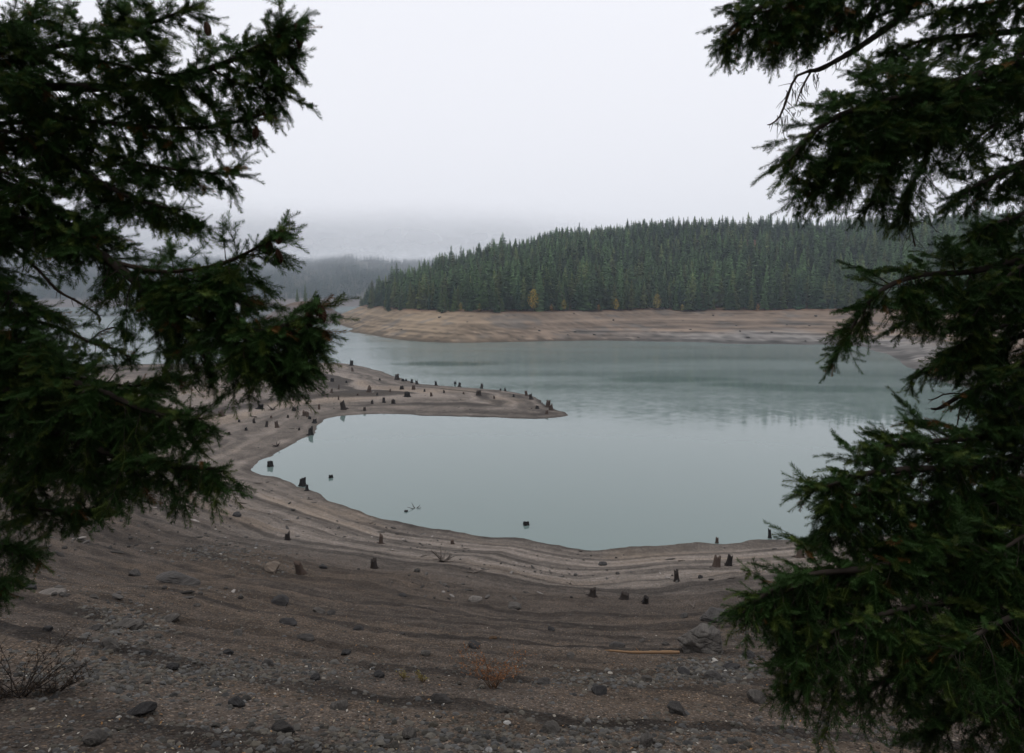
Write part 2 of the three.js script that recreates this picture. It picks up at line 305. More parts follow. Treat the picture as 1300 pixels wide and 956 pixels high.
{
  seed(77); const spots = [];
  for (let x = -235; x < 620; x += 6.6) for (let z = -150; z > -1040; z -= 6.6) {
    const px = x + rr(-2.4, 2.4), pz = z + rr(-2.4, 2.4); if (Math.abs(px) > -pz * 0.86 + 20) continue;
    const [h, s0, w, sf] = farAt(px, pz), s = sf ?? s0, edge = s0 - w - 16 * fbm(px / 19, pz / 19, 3); if (edge < -2 || s > w + 330) continue;
    if (fbm(px / 24 + 50, pz / 24, 3) < -0.42 && edge > 8) continue;
    if (s > w + 186 && s < w + 230 && px > 150 && px < 320 && fbm(px / 25, 3.3, 2) > -0.25 && rnd() < 0.85) continue;     // open strip of red earth below the crest
    const old = rnd(); spots.push({ p: V(px, h - 0.2, pz), hh: (edge < 9 ? rr(7, 23) : rr(14, 29)) * (px > 120 && px < 340 && s > w + 140 && s < w + 186 ? 0.7 : 1) * (old > 0.93 ? 1.18 : 1) * (s > w + 180 ? 0.86 : 1) * lerp(1, 0.75, sstep(-120, -180, px)), edge, s, w, scr: CX + px / -pz * F });
  }
  const shown = spots.filter((q) => q.scr > 452 && q.scr < 1240), front = shown.slice().sort((a, b) => a.edge - b.edge).slice(0, 190);
  const crest = shown.filter((q) => !front.includes(q) && q.s > q.w + 228 && q.s < q.w + 275 && q.hh > 14).sort((a, b) => b.hh - a.hh).slice(0, 95);
  const own = new Set([...front, ...crest]);
  const make = (q, label, group) => {
    const t = base('conifer_tree', q.p), k = Math.floor(rnd() * kinds.length); { const wd = q.hh * rr(1.3, 2.2); t.scale.set(wd, q.hh, wd); }; t.rotation.y = rnd() * 6.28;
    mesh('trunk', trunkGeo, barkFar, t); mesh('crown', kinds[k], pick(greens), t);
    tag(t, label, 'conifer', group);
  };
  front.forEach((q) => make(q, 'dark green conifer on the lower edge of the forest across the lake', 'conifers along the far forest edge'));
  crest.forEach((q) => make(q, 'dark conifer standing on the crest of the wooded hill', 'conifers on the hill crest'));
  const rest = spots.filter((q) => !own.has(q)), wood = base('hillside_forest');
  tag(wood, 'dense dark green conifer forest covering the hill across the lake', 'forest', null, 'stuff');
  kinds.forEach((g, k) => {
    const mine = rest.filter((_, i) => i % kinds.length === k);
    copies('conifer_crowns', g, std(0xffffff, 0.9, { vertexColors: true }), mine.map((q) => treeM(q.p, q.hh, rr(1.3, 2.3), rnd() * 6.28)), wood, mine.map(() => { const b = rr(0.55, 1.8), y = rnd() < 0.2 ? 0.04 : 0; return rgb((0.084 + y) * b, (0.128 + y * 0.35) * b, 0.054 * b); }));
  });
  copies('conifer_trunks', trunkGeo, barkFar, rest.filter((_, i) => i % 2).map((q) => treeM(q.p, q.hh, 1, 0)), wood);
}
// small autumn trees at the forest edge
function leafTree(sd) {
  seed(sd); const pos = [], col = [];
  for (let i = 0; i < 420; i++) {
    const a = rnd() * 6.283, t = rnd(), r = 0.26 * Math.sin(Math.PI * (0.12 + 0.83 * t)) * Math.sqrt(rnd()) * rr(0.7, 1.25), y = 0.15 + 0.85 * t, c = [Math.cos(a) * r, y, Math.sin(a) * r], s = rr(0.02, 0.045), k = rr(0.6, 1.3);
    for (let v = 0; v < 3; v++) { pos.push(c[0] + rr(-s, s), c[1] + rr(-s, s), c[2] + rr(-s, s)); col.push(k, k * rr(0.9, 1.05), k); }
  }
  const g = geoOf(pos, null, col); g.computeVertexNormals(); return g;
}
{
  const lg = [leafTree(5), leafTree(6), leafTree(9)], ym = [rgb(0.42, 0.30, 0.05), rgb(0.34, 0.27, 0.06), rgb(0.30, 0.16, 0.05)].map((c) => std(c, 0.85, { vertexColors: true }));
  const list = [[677, 391, 24], [716, 391, 12], [782, 391, 13], [834, 390, 18], [490, 387, 10], [484, 374, 12], [609, 392, 9], [760, 392, 8], [585, 391, 9], [700, 392, 8], [866, 392, 8], [962, 392, 8]];
  seed(31);
  list.forEach(([px, py, hpx], i) => {
    const p = hit(px, py + 4, farH, 300, 800), hh = hpx * 1.15 / F * -p.z, t = base('autumn_tree', p); t.scale.set(hh * 1.1, hh, hh * 1.1); t.rotation.y = i;
    mesh('trunk', trunkGeo, barkFar, t); mesh('crown', lg[i % 3], ym[i < 5 ? i % 2 : 1 + (i % 2)], t);
    tag(t, 'small yellow leaved tree at the forest edge across the lake', 'autumn tree', 'autumn trees at the far forest edge');
  });
}
// the islet off the point with its two trees
{
  const c0 = onWater(378, 410), [cx, cz] = [c0[0], c0[1] - 20];
  const H = (x, z) => { const u = (x - cx) / 44, v = (z - cz) / 40, r = Math.hypot(u, v) + 0.12 * fbm(x / 16, z / 16, 3); return 19.5 * (1 - r * r * (1.4 - 0.4 * r)) * (r < 1.2 ? 1 : 1) - 0.2 + 0.8 * fbm(x / 8, z / 8, 3); };
  const pos = [], col = [], idx = [], n = 72;
  for (let j = 0; j <= n; j++) for (let i = 0; i <= n; i++) { const x = cx - 60 + i * 120 / n, z = cz - 55 + j * 110 / n, h = Math.max(-3, H(x, z)), k = clamp(1 + 0.4 * noise(h * 1.8 + fbm(x / 9, z / 9, 2), 2) + 0.4 * fbm(x / 6, z / 6, 3), 0.5, 1.6), top = sstep(14, 17, h); pos.push(x, h, z); col.push(lerp(0.105, 0.12, top) * k, lerp(0.086, 0.078, top) * k, lerp(0.076, 0.05, top) * k); }
  for (let j = 0; j < n; j++) for (let i = 0; i < n; i++) { const a = j * (n + 1) + i; idx.push(a, a + n + 1, a + 1, a + 1, a + n + 1, a + n + 2); }
  const g = geoOf(pos, idx, col); g.computeVertexNormals();
  tag(mesh('islet', g, std(0xffffff, 0.95, { vertexColors: true })), 'low bare brown islet off the wooded point', 'islet', null, 'structure');
  [[378, 13, 1], [388.5, 17, 4]].forEach(([px, hh, k], i) => {
    const z = cz + 4, x = (px - CX) / F * -z, t = base('conifer_tree', V(x, H(x, z) - 0.4, z)); t.scale.set(hh * 1.25, hh, hh * 1.25);
    mesh('trunk', trunkGeo, barkFar, t); mesh('crown', kinds[k], greens[3], t);
    tag(t, i ? 'taller of two lone conifers on the bare islet' : 'shorter of two lone conifers on the bare islet', 'conifer');
  });
}
// ------------------------------------------------------------------ mountain beyond the lake, under low cloud
{
  const shoreZ = (x) => -1620 - 0.22 * (x + 400) - 60 * fbm(x / 300, 1.5, 3);
  const MH = (x, z) => { const s = shoreZ(x) - z; if (s < 0) return -3; const b = sstep(0, 60, s) * 13; return b + (0.19 * Math.min(650, Math.max(0, s - 50)) + 0.03 * Math.max(0, s - 700)) * (1 + 0.3 * fbm(x / 420, z / 700, 4)) + 26 * fbm(x / 180, z / 260, 4) * sstep(40, 300, s); };
  const nx = 150, nz = 90, pos = [], col = [], idx = [];
  for (let j = 0; j <= nz; j++) for (let i = 0; i <= nx; i++) {
    const x = lerp(-2300, 900, i / nx), s = -30 + 1300 * (j / nz) ** 1.5, z = shoreZ(x) - s, h = MH(x, z), k = 1 + 0.4 * fbm(x / 60, z / 60, 3), bare = sstep(90, 55, s);
    pos.push(x, h, z); col.push(lerp(0.075, 0.13, bare) * k, lerp(0.07, 0.105, bare) * k, lerp(0.05, 0.09, bare) * k);
  }
  for (let j = 0; j < nz; j++) for (let i = 0; i < nx; i++) { const a = j * (nx + 1) + i; idx.push(a, a + 1, a + nx + 1, a + 1, a + nx + 2, a + nx + 1); }
  const g = geoOf(pos, idx, col); g.computeVertexNormals();
  tag(mesh('mountain', g, std(0xffffff, 0.95, { vertexColors: true })), 'forested mountainside far across the lake fading into low cloud', 'mountain', null, 'structure');
  seed(501); const spots = [];
  for (let n = 0; n < 20000; n++) { const x = rr(-1950, 300), s = 75 + 950 * rnd() ** 1.2, z = shoreZ(x) - s; if (fbm(x / 70, z / 70, 3) < -0.28) continue; spots.push([V(x, MH(x, z) - 1, z), rr(17, 30)]); }
  const small = [farConifer(901, 9, 6, 0.16, 0.4), farConifer(905, 10, 6, 0.14, 0.5), farConifer(909, 8, 6, 0.19, 0.3)];
  const wood = base('mountain_forest'); tag(wood, 'dim hazy conifer forest on the far mountainside', 'forest', null, 'stuff');
  small.forEach((gm, k) => { const mine = spots.filter((_, i) => i % 3 === k); copies('conifer_crowns', gm, std(0xffffff, 0.9, { vertexColors: true }), mine.map(([p, h]) => treeM(p, h, rr(1, 1.4), rnd() * 6)), wood, mine.map(() => { const b = rr(0.7, 1.4), y = rnd() < 0.06 ? 0.06 : 0; return rgb((0.042 + y) * b, (0.060 + y * 0.5) * b, 0.034 * b); })); });
}

// low cloud lying on the mountainside: several ragged billowing layers of vapour, one behind the other
{
  const vapour = texOf(512, (u, v) => {
    const n = 0.42 * pnoise(u * 5 % 1, v, 3, 1) + 0.28 * pnoise(u * 7 % 1, v, 5, 2) + 0.18 * pnoise(u * 6 % 1, v, 11, 3) + 0.12 * pnoise(u * 8 % 1, v, 23, 4);
    return clamp(sstep(0.02, 0.55, v + (n - 0.5) * 0.5) * 0.30 * sstep(0.85, 0.36, v) * sstep(0, 0.06, u) * sstep(1, 0.75, u + 0.2 * (n - 0.5)), 0, 1);
  });
  vapour.wrapS = vapour.wrapT = THREE.ClampToEdgeWrapping;
  const layers = [];
  for (let l = 0; l < 5; l++) {
    const pos = [], uv = [], idx = [], nx = 60, ny = 14, z0 = -1560 - l * 190;
    for (let j = 0; j <= ny; j++) for (let i = 0; i <= nx; i++) { const x = lerp(-2300 + l * 60, 520 + (l % 2) * 250, i / nx), t = j / ny; pos.push(x, 46 + l * 10 + t * 280 + 26 * fbm(x / 240 + l * 7, t * 2, 3), z0 - 0.22 * (x + 400) - 110 * t + 70 * fbm(x / 170 + l * 3, t * 3 + l, 3)); uv.push(i / nx, clamp(t + 0.1 * (1 - t) * t * 4 * fbm(i / 6 + l * 11, 0.5, 3), 0, 1)); }
    for (let j = 0; j < ny; j++) for (let i = 0; i < nx; i++) { const a = j * (nx + 1) + i; idx.push(a, a + 1, a + nx + 1, a + 1, a + nx + 2, a + nx + 1); }
    const g = geoOf(pos, idx, null, uv); g.computeVertexNormals(); layers.push(g);
  }
  const m = new THREE.MeshPhysicalMaterial({ color: rgb(0.95, 0.95, 0.97), roughness: 1, transmission: 0.5, thickness: 0, transparent: true, alphaMap: vapour, specularIntensity: 0, side: THREE.DoubleSide });
  tag(mesh('cloud', mergeGeometries(layers), m), 'low white cloud bank hiding the top of the far mountainside', 'cloud');
}

// ------------------------------------------------------------------ stumps, driftwood, rocks
function stumpGeo(sd, squat, roots) {   // flared, fluted, with a broken uneven top; 1 m high
  seed(sd); const pos = [], idx = [], NA = 18, NH = 9, ph = rr(0, 6), fl = rr(3, 6) | 0, cut = rr(-0.16, 0.16), cut2 = rr(-0.16, 0.16);
  for (let j = 0; j <= NH; j++) for (let i = 0; i < NA; i++) {
    const a = i / NA * 6.283, t = j / NH, flare = 1 + 0.75 * roots * (1 - t) ** 3.5 * (0.55 + 0.45 * Math.sin(a * fl + ph));
    const r = squat * (0.92 + 0.08 * (1 - t)) * flare * (1 + 0.12 * Math.sin(a * fl + ph + 1) + 0.08 * (hash(i, sd) - 0.5));
    const y = t * (1 + cut * Math.cos(a) + cut2 * Math.sin(a) + 0.4 * (hash(i * 3 + 1, sd) - 0.5)) - 0.12 * (1 - t);
    pos.push(Math.cos(a) * r, y, Math.sin(a) * r);
  }
  const c = pos.length / 3; pos.push(rr(-0.05, 0.05), rr(0.72, 0.85), rr(-0.05, 0.05));
  for (let j = 0; j < NH; j++) for (let i = 0; i < NA; i++) { const a = j * NA + i, b = j * NA + (i + 1) % NA; idx.push(a, a + NA, b, b, a + NA, b + NA); }
  for (let i = 0; i < NA; i++) idx.push(NH * NA + i, c, NH * NA + (i + 1) % NA);
  const g = geoOf(pos, idx); g.computeVertexNormals(); return g;
}
function tube(pts, r0, r1, sides = 5, seg = 0, knob = 0.12) {
  const curve = pts.length > 2 ? new THREE.CatmullRomCurve3(pts, false, 'centripetal') : new THREE.LineCurve3(pts[0], pts[1]);
  const n = seg || Math.max(2, pts.length * 2), pos = [], idx = [], up = V(0, 1, 0), tan = V(), a = V(), b = V(), q = V(); let last = null;
  for (let i = 0; i <= n; i++) {
    const t = i / n; curve.getPoint(t, q); curve.getTangent(t, tan);
    if (!last) { a.copy(Math.abs(tan.y) > 0.9 ? V(1, 0, 0) : up).cross(tan).normalize(); } else { a.copy(last).addScaledVector(tan, -last.dot(tan)).normalize(); }
    last = a.clone(); b.crossVectors(tan, a);
    const r = lerp(r0, r1, t) * (1 + knob * (hash(i * 7 + 3, n * 13 + (pts[0].x * 97 | 0)) - 0.5) * 2);
    for (let k = 0; k < sides; k++) { const w = k / sides * 6.2832; pos.push(q.x + (a.x * Math.cos(w) + b.x * Math.sin(w)) * r, q.y + (a.y * Math.cos(w) + b.y * Math.sin(w)) * r, q.z + (a.z * Math.cos(w) + b.z * Math.sin(w)) * r); }
  }
  for (let i = 0; i < n; i++) for (let k = 0; k < sides; k++) { const p0 = i * sides + k, p1 = i * sides + (k + 1) % sides; idx.push(p0, p1, p0 + sides, p1, p1 + sides, p0 + sides); }
  const e = pos.length / 3; pos.push(q.x, q.y, q.z); for (let k = 0; k < sides; k++) idx.push(n * sides + k, n * sides + (k + 1) % sides, e);
  const g = geoOf(pos, idx); g.computeVertexNormals(); return g;
}
const woodTex = texOf(256, (u, v) => { const n = 0.5 * pnoise(u, v * 0.25 % 1, 64, 3) + 0.3 * pnoise(u, v, 16, 8) + 0.2 * pnoise(u, v, 128, 2); return [0.45 + 0.55 * n, 0.45 + 0.53 * n, 0.45 + 0.5 * n]; }, true);
const stumpMats = [[0.024, 0.020, 0.018], [0.034, 0.027, 0.023], [0.018, 0.016, 0.015], [0.070, 0.050, 0.039]].map((c) => std(rgb(...c), 0.95));
const stumpKinds = [...Array(7)].map((_, i) => stumpGeo(300 + i, [0.32, 0.42, 0.26, 0.5, 0.36, 0.22, 0.45][i], [1, 0.8, 0.5, 1, 0.4, 0.7, 1.2][i]));
const rootGeo = (() => { seed(9); return mergeGeometries([0, 1].map((k) => tube([V(0.2, 0.12, 0), V(0.5, 0.08 + k * 0.02, 0.05 - k * 0.2), V(0.85, -0.06, 0.02 - k * 0.45)], 0.11, 0.03, 5))); })();
const z7 = (x, y, w, h) => [270 + x * 0.3538, 430 + y * 0.3538, w * 0.3538, h * 0.3538], z8 = (x, y, w, h) => [400 + x * 0.4615, 620 + y * 0.4615, w * 0.4615, h * 0.4615];
function stump(px, py, wpx, hpx, H, label, group, parts, tone) {
  const p = hit(px, py, H, 6, 320), d = Math.hypot(p.x, p.z), hh = Math.max(0.28, hpx / F * d * 1.0), ww = Math.max(0.3, wpx / F * d);
  const k = Math.floor(rnd() * 7), t = base('tree_stump', p); const sq = [0.32, 0.42, 0.26, 0.5, 0.36, 0.22, 0.45][k];
  const sx = ww * 1.12 / (2.3 * sq); t.scale.set(sx, hh, sx); t.rotation.set(rr(-0.22, 0.22), rnd() * 6.28, rr(-0.22, 0.22));
  const m = tone ?? pick(stumpMats); mesh('bole', stumpKinds[k], m, t);
  const nr = parts ? 4 : 2; for (let i = 0; i < nr; i++) { const r = mesh('root', rootGeo, m, t); r.rotation.y = i / nr * 6.28 + rr(-0.4, 0.4); r.scale.set(rr(0.6, 1.2) * sq * 2.6, rr(0.6, 1), rr(0.6, 1) * sq * 2.6); }
  tag(t, label, 'stump', group); return t;
}
seed(2024);
[[438, 86, 10, 10], [457, 86, 14, 18], [498, 97, 12, 18], [423, 119, 8, 9], [502, 118, 8, 12], [429, 154, 12, 11], [426, 194, 8, 12], [397, 197, 8, 8], [452, 182, 5, 16], [452, 220, 5, 14], [338, 236, 8, 11], [293, 259, 12, 12], [290, 224, 6, 14], [330, 277, 14, 16], [341, 282, 8, 16], [348, 289, 10, 9], [171, 253, 18, 15], [33, 280, 16, 20], [148, 303, 8, 13], [193, 318, 9, 19], [230, 319, 12, 22], [382, 254, 7, 16], [471, 254, 18, 28], [561, 192, 14, 18], [573, 234, 9, 12], [614, 230, 10, 16], [648, 234, 14, 13], [545, 260, 10, 11], [636, 192, 6, 10], [678, 182, 14, 12], [698, 209, 20, 16], [721, 183, 14, 14], [784, 207, 8, 14], [661, 148, 14, 18], [683, 153, 10, 9], [694, 153, 8, 7], [714, 160, 8, 13], [733, 164, 9, 13], [802, 168, 8, 15], [870, 171, 9, 16], [885, 173, 9, 15], [965, 179, 9, 15], [955, 205, 18, 17], [1033, 186, 6, 7], [1050, 188, 7, 9], [1126, 205, 10, 18], [1142, 219, 12, 19], [1164, 252, 12, 10], [1203, 246, 16, 24], [1215, 257, 16, 20], [1198, 272, 10, 13], [366, 304, 14, 13], [520, 205, 6, 7], [600, 150, 6, 7], [350, 180, 7, 8], [250, 200, 7, 8], [300, 180, 6, 8], [270, 285, 7, 9], [120, 330, 8, 10], [95, 300, 7, 9], [210, 285, 6, 8], [480, 160, 6, 8], [590, 205, 6, 8], [760, 190, 6, 8], [830, 195, 7, 9], [900, 200, 6, 8], [1010, 215, 7, 9], [1080, 210, 7, 9], [380, 150, 7, 8], [310, 330, 6, 8], [60, 345, 8, 9]].forEach((s) => stump(...z7(...s), nearH, 'dark weathered tree stump standing on the low spit across the bay', 'stumps on the spit'));
const waterH = (x, z) => Math.max(-0.15, nearH(x, z));
[[[208, 464, 20, 20], 'squat black stump standing alone in the water at the head of the bay'], [[424, 503, 16, 13], 'small black stump in the bay beside a thin floating stick'], [[323, 530, 22, 26], 'thick black stump at the water edge beside a thinner stump'], [[338, 546, 10, 19], 'thin dark stump at the water edge beside a thick black one'], [[350, 347, 16, 24], 'black stump on the waterline of the spit mirrored in the bay'], [[1125, 674, 24, 15], 'low black stump lying alone in the open water of the bay'], [[694, 626, 14, 9], 'small dark stump top barely showing above the bay beside driftwood']].forEach(([s, l]) => stump(...z7(...s), waterH, l, null, true, stumpMats[2]));
[[[180, 153, 11, 22], 'slim dark stump on the pale silt above the bay'], [[162, 220, 16, 24], 'short brown stump above the brushy root tangle'], [[378, 154, 8, 10], 'tiny dark stump on the pale silt near the water'], [[764, 299, 18, 22], 'cut stump with a splintered top on the gravel slope'], [[850, 305, 26, 16], 'low broken stump leaning over on the gravel slope'], [[908, 316, 14, 20], 'dark pointed stump beside the low broken stump'], [[995, 256, 8, 28], 'tall thin reddish post of a stump on the beach'], [[1104, 216, 18, 26], 'wide dark stump of a close pair on the beach'], [[1138, 214, 14, 28], 'narrow dark stump of a close pair on the beach'], [[1251, 138, 7, 22], 'thin black stump right at the water edge on the beach'], [[1105, 152, 7, 15], 'small thin stump at the water edge behind a close pair']].forEach(([s, l]) => stump(...z8(...s), nearH, l, null, true));
stump(1016, 708, 8, 11, nearH, 'brown stump on the beach beside the drooping fir branches', null, true, stumpMats[3]);
stump(382, 729, 9, 16, nearH, 'pale brown stump with spreading roots beside a tan rock', null, true, stumpMats[3]);
stump(365, 686, 6, 9, nearH, 'little dark stump on the slope above the bay head', null, true);

function rockGeo(sd, flat, rough, strat = 0, detail = 4) {
  const g = new THREE.IcosahedronGeometry(1, detail), p = g.attributes.position; seed(sd);
  const cuts = [...Array(9)].map(() => { const v = V(rr(-1, 1), rr(-0.7, 1), rr(-1, 1)).normalize(); return [v, rr(0.52, 0.9)]; }), o = rr(0, 50);
  const v = V();
  for (let i = 0; i < p.count; i++) {
    v.fromBufferAttribute(p, i); let k = 1;
    for (const [n, c] of cuts) { const d = v.dot(n) * k; if (d > c) k *= c / d; }
    v.multiplyScalar(k * (1 + rough * (noise(v.x * 3 + o, v.y * 3 + v.z * 2) + 0.5 * noise(v.x * 7 + v.z * 5, v.y * 8 + o))));
    if (strat) { const l = (v.y * 0.8 + v.x * 0.45 + 0.12 * noise(v.x * 3, v.z * 3 + 7)) * 5, f = l - Math.floor(l); v.multiplyScalar(1 - strat * sstep(0.62, 0.8, f) * sstep(1, 0.9, f) * (0.9 + 1.6 * noise(v.x * 3, v.z * 3)) + strat * 0.5 * hash(Math.floor(l) + 9, sd)); }
    p.setXYZ(i, v.x, v.y * flat, v.z);
  }
  for (let i = 0; i < p.count; i++) g.attributes.uv.setXY(i, p.getX(i) * 0.8 + p.getZ(i) * 0.5, p.getY(i) * 0.9 + p.getZ(i) * 0.35);
  g.computeVertexNormals(); return g;
}
const rockTex = texOf(512, (u, v) => { const n = 0.4 * pnoise(u, v, 8, 1) + 0.3 * pnoise(u, v, 40, 2) + 0.3 * pnoise(u, v, 160, 3); return [0.5 + 0.5 * n, 0.5 + 0.49 * n, 0.5 + 0.47 * n]; }, true);
const rockBump = texOf(512, (u, v) => 0.35 * pnoise(u, v, 8, 1) + 0.35 * pnoise(u, v * 4 % 1, 24, 2) + 0.3 * pnoise(u, v, 90, 3));
const rockMats = [[0.125, 0.116, 0.110], [0.175, 0.160, 0.146], [0.088, 0.084, 0.084], [0.250, 0.200, 0.160], [0.30, 0.27, 0.245], [0.18, 0.115, 0.07]].map((c) => std(rgb(...c), 0.88, { map: rockTex, bumpMap: rockBump, bumpScale: 0.03 }));
const rockKinds = [0, 1, 2, 3, 4, 5].map((i) => rockGeo(40 + i, [0.62, 0.5, 0.75, 0.38, 0.55, 0.3][i], 0.05 + 0.02 * (i % 3)));
function rock(px, py, wpx, hpx, label, group, mat, geo, sink = 0.25) {
  const p = hit(px, py, nearH, 5, 320), d = Math.hypot(p.x, p.z), w = wpx / F * d * 0.55, h = hpx / F * d * 0.8, g = geo ?? pick(rockKinds);
  g.computeBoundingBox(); const sy = h / (g.boundingBox.max.y - g.boundingBox.min.y) * 1.25;
  const m = mesh('rock', g, mat ?? pick(rockMats.slice(0, 3))); m.position.copy(p); m.position.y += h * (0.5 - sink); m.scale.set(w, sy, w * rr(0.7, 1)); m.rotation.y = geo ? 0.2 : rnd() * 6.28; m.rotation.z = rr(-0.1, 0.1);
  return tag(m, label, 'rock', group);
}
seed(88);
rock(889, 826, 66, 44, 'large layered grey boulder beside the peeled log', null, rockMats[1], rockGeo(71, 0.85, 0.07, 0.05, 16));
rock(911, 787, 46, 20, 'dark broad boulder partly hidden by the fir branches', null, rockMats[0], rockGeo(72, 0.6, 0.07, 0.04, 12));
rock(226, 741, 46, 17, 'flat dark grey slab lying tilted on the slope', null, rockMats[0], rockGeo(75, 0.32, 0.05, 0.05, 8)).rotation.z = -0.18;
rock(346, 724, 24, 13, 'tan rounded rock beside a pale brown stump', null, rockMats[3]);
rock(356, 767, 23, 15, 'dark angular rock below the tan rock', null, rockMats[2]);
rock(66, 754, 24, 6, 'flat pale stone under the lowest fir branch', null, rockMats[4], rockKinds[5]);
rock(603, 763, 18, 9, 'pale rounded rock on the strandline of the slope', null, rockMats[4]);
rock(889, 734, 7, 7, 'small round dark rock on the beach near a stump pair', null, rockMats[2]);
rock(626, 811, 10, 5, 'rusty brown stone on the gravel slope', null, rockMats[5]);
rock(301, 656, 11, 8, 'lone dark rock on the silt above the bay head', null, rockMats[2]);
rock(140, 824, 26, 18, 'rounded light grey rock in the heap of stones', null, rockMats[1]);
[[171, 731, 16, 10], [405, 777, 18, 8], [420, 780, 12, 7], [410, 721, 12, 7], [366, 792, 22, 9], [40, 748, 15, 8], [302, 807, 16, 10], [214, 790, 26, 11], [388, 812, 26, 10], [157, 788, 16, 5], [162, 798, 32, 14], [652, 771, 20, 8], [868, 784, 14, 8], [603, 822, 22, 10], [783, 821, 20, 9], [845, 819, 10, 7], [765, 717, 13, 6], [511, 806, 9, 4], [815, 815, 9, 5], [511, 757, 10, 6], [120, 800, 16, 8], [185, 830, 14, 7], [60, 800, 14, 7], [250, 770, 12, 6], [120, 760, 12, 6], [455, 800, 14, 7], [440, 830, 16, 8], [700, 800, 11, 6], [725, 835, 13, 7], [540, 830, 14, 7], [930, 850, 22, 12], [868, 856, 26, 13], [905, 862, 20, 12], [950, 835, 18, 12], [820, 864, 18, 9], [340, 845, 16, 9], [290, 830, 13, 7], [95, 850, 18, 9], [220, 850, 16, 9], [400, 862, 18, 9], [480, 858, 18, 9], [690, 868, 20, 10], [760, 880, 24, 12], [560, 890, 26, 14], [640, 905, 20, 12], [430, 900, 26, 14], [300, 895, 22, 12], [180, 905, 30, 16], [860, 905, 28, 16], [960, 890, 28, 16], [360, 930, 30, 18], [520, 935, 26, 16], [700, 930, 30, 18], [820, 945, 26, 16], [120, 940, 34, 18]].forEach((s) => rock(...s, 'grey rock lying on the dark gravel slope', 'rocks on the gravel slope'));

const drift = std(rgb(0.12, 0.10, 0.085), 0.95), peeled = std(rgb(0.235, 0.145, 0.08), 0.95), darkWood = std(rgb(0.055, 0.045, 0.038), 0.95);
{ // peeled log
  const a = hit(774, 829, nearH), b = hit(862, 833, nearH), o = base('peeled_log', a), L = b.clone().sub(a);
  mesh('trunk', tube([V(0, 0.05, 0), L.clone().multiplyScalar(0.3).add(V(0, 0.075, 0.09)), L.clone().multiplyScalar(0.65).add(V(0, 0.085, 0.05)), L.clone().add(V(0, 0.09, 0))], 0.032, 0.052, 8, 18, 0.2), peeled, o);
  mesh('knot', tube([L.clone().multiplyScalar(0.4).add(V(0, 0.1, 0.02)), L.clone().multiplyScalar(0.37).add(V(0, 0.19, 0.05))], 0.02, 0.008, 5), peeled, o);
  mesh('splintered_end', tube([V(0.02, 0.05, 0), V(-0.16, 0.075, 0.03)], 0.03, 0.004, 5), peeled, o);
  tag(o, 'peeled orange brown log lying in front of the layered boulder', 'log');
}
function snag(px, py, size, n, label, group, flat = 0.5, mat = drift, H = nearH) {   // driftwood: crooked limbs from one butt
  const p = hit(px, py, H, 5, 320), d = Math.hypot(p.x, p.z), S = size / F * d, o = base('driftwood', p);
  for (let i = 0; i < n; i++) {
    const a = rr(0, 6.28), e = rr(0, 1) * (1 - flat), dir = V(Math.cos(a), e + 0.05, Math.sin(a) * 0.8), q = [V(0, 0.04 * S, 0)]; let c = q[0].clone();
    for (let k = 0; k < 4; k++) { c = c.clone().addScaledVector(dir, S * 0.16 * rr(0.7, 1.2)); dir.add(V(rr(-0.4, 0.4), rr(-0.25, 0.3) * (1 - flat), rr(-0.4, 0.4))); c.y = Math.max(0.02 * S, c.y); q.push(c); }
    const b = mesh('limb', tube(q, 0.05 * S, 0.012 * S, 5, 8), mat, o);
    if (i % 2 === 0) mesh('twig', tube([q[2], q[2].clone().add(V(rr(-0.15, 0.15), rr(0.02, 0.25) * (1 - flat), rr(-0.15, 0.15)).multiplyScalar(S))], 0.02 * S, 0.006 * S, 4), mat, b);
  }
  return tag(o, label, 'driftwood', group);
}
seed(61);
snag(563, 714, 30, 12, 'brushy tangle of bleached roots on the beach silt', null, 0.1);
snag(605, 727, 24, 5, 'crooked dead branch lying below the root tangle', null, 0.85);
snag(537, 707, 17, 3, 'short stick lying beside the root tangle', null, 0.95);
snag(352, 567, 20, 6, 'dark driftwood limb at the waterline of the bay', null, 0.7, darkWood);
snag(527, 648, 16, 5, 'forked driftwood sticking out of the bay water', null, 0.5, darkWood, waterH);
snag(417, 601, 8, 2, 'thin stick floating beside a small black stump', null, 0.97, darkWood, waterH);
snag(346, 521, 13, 8, 'bushy dark root clump on the slope of the spit', null, 0.2, darkWood);
[[739, 701, 12, 3], [725, 742, 12, 3], [861, 713, 12, 3], [330, 614, 12, 4], [309, 640, 14, 4], [365, 592, 9, 3], [640, 707, 8, 3], [925, 735, 14, 3], [500, 700, 10, 3], [590, 697, 9, 3], [700, 722, 9, 3], [470, 665, 9, 3], [325, 530, 14, 3], [370, 545, 9, 3], [398, 590, 7, 2], [880, 772, 22, 3]].forEach(([x, y, s, n]) => snag(x, y, s, n, 'small dark driftwood stick lying on the bare shore', 'driftwood sticks on the shore', 0.9, pick([drift, darkWood])));

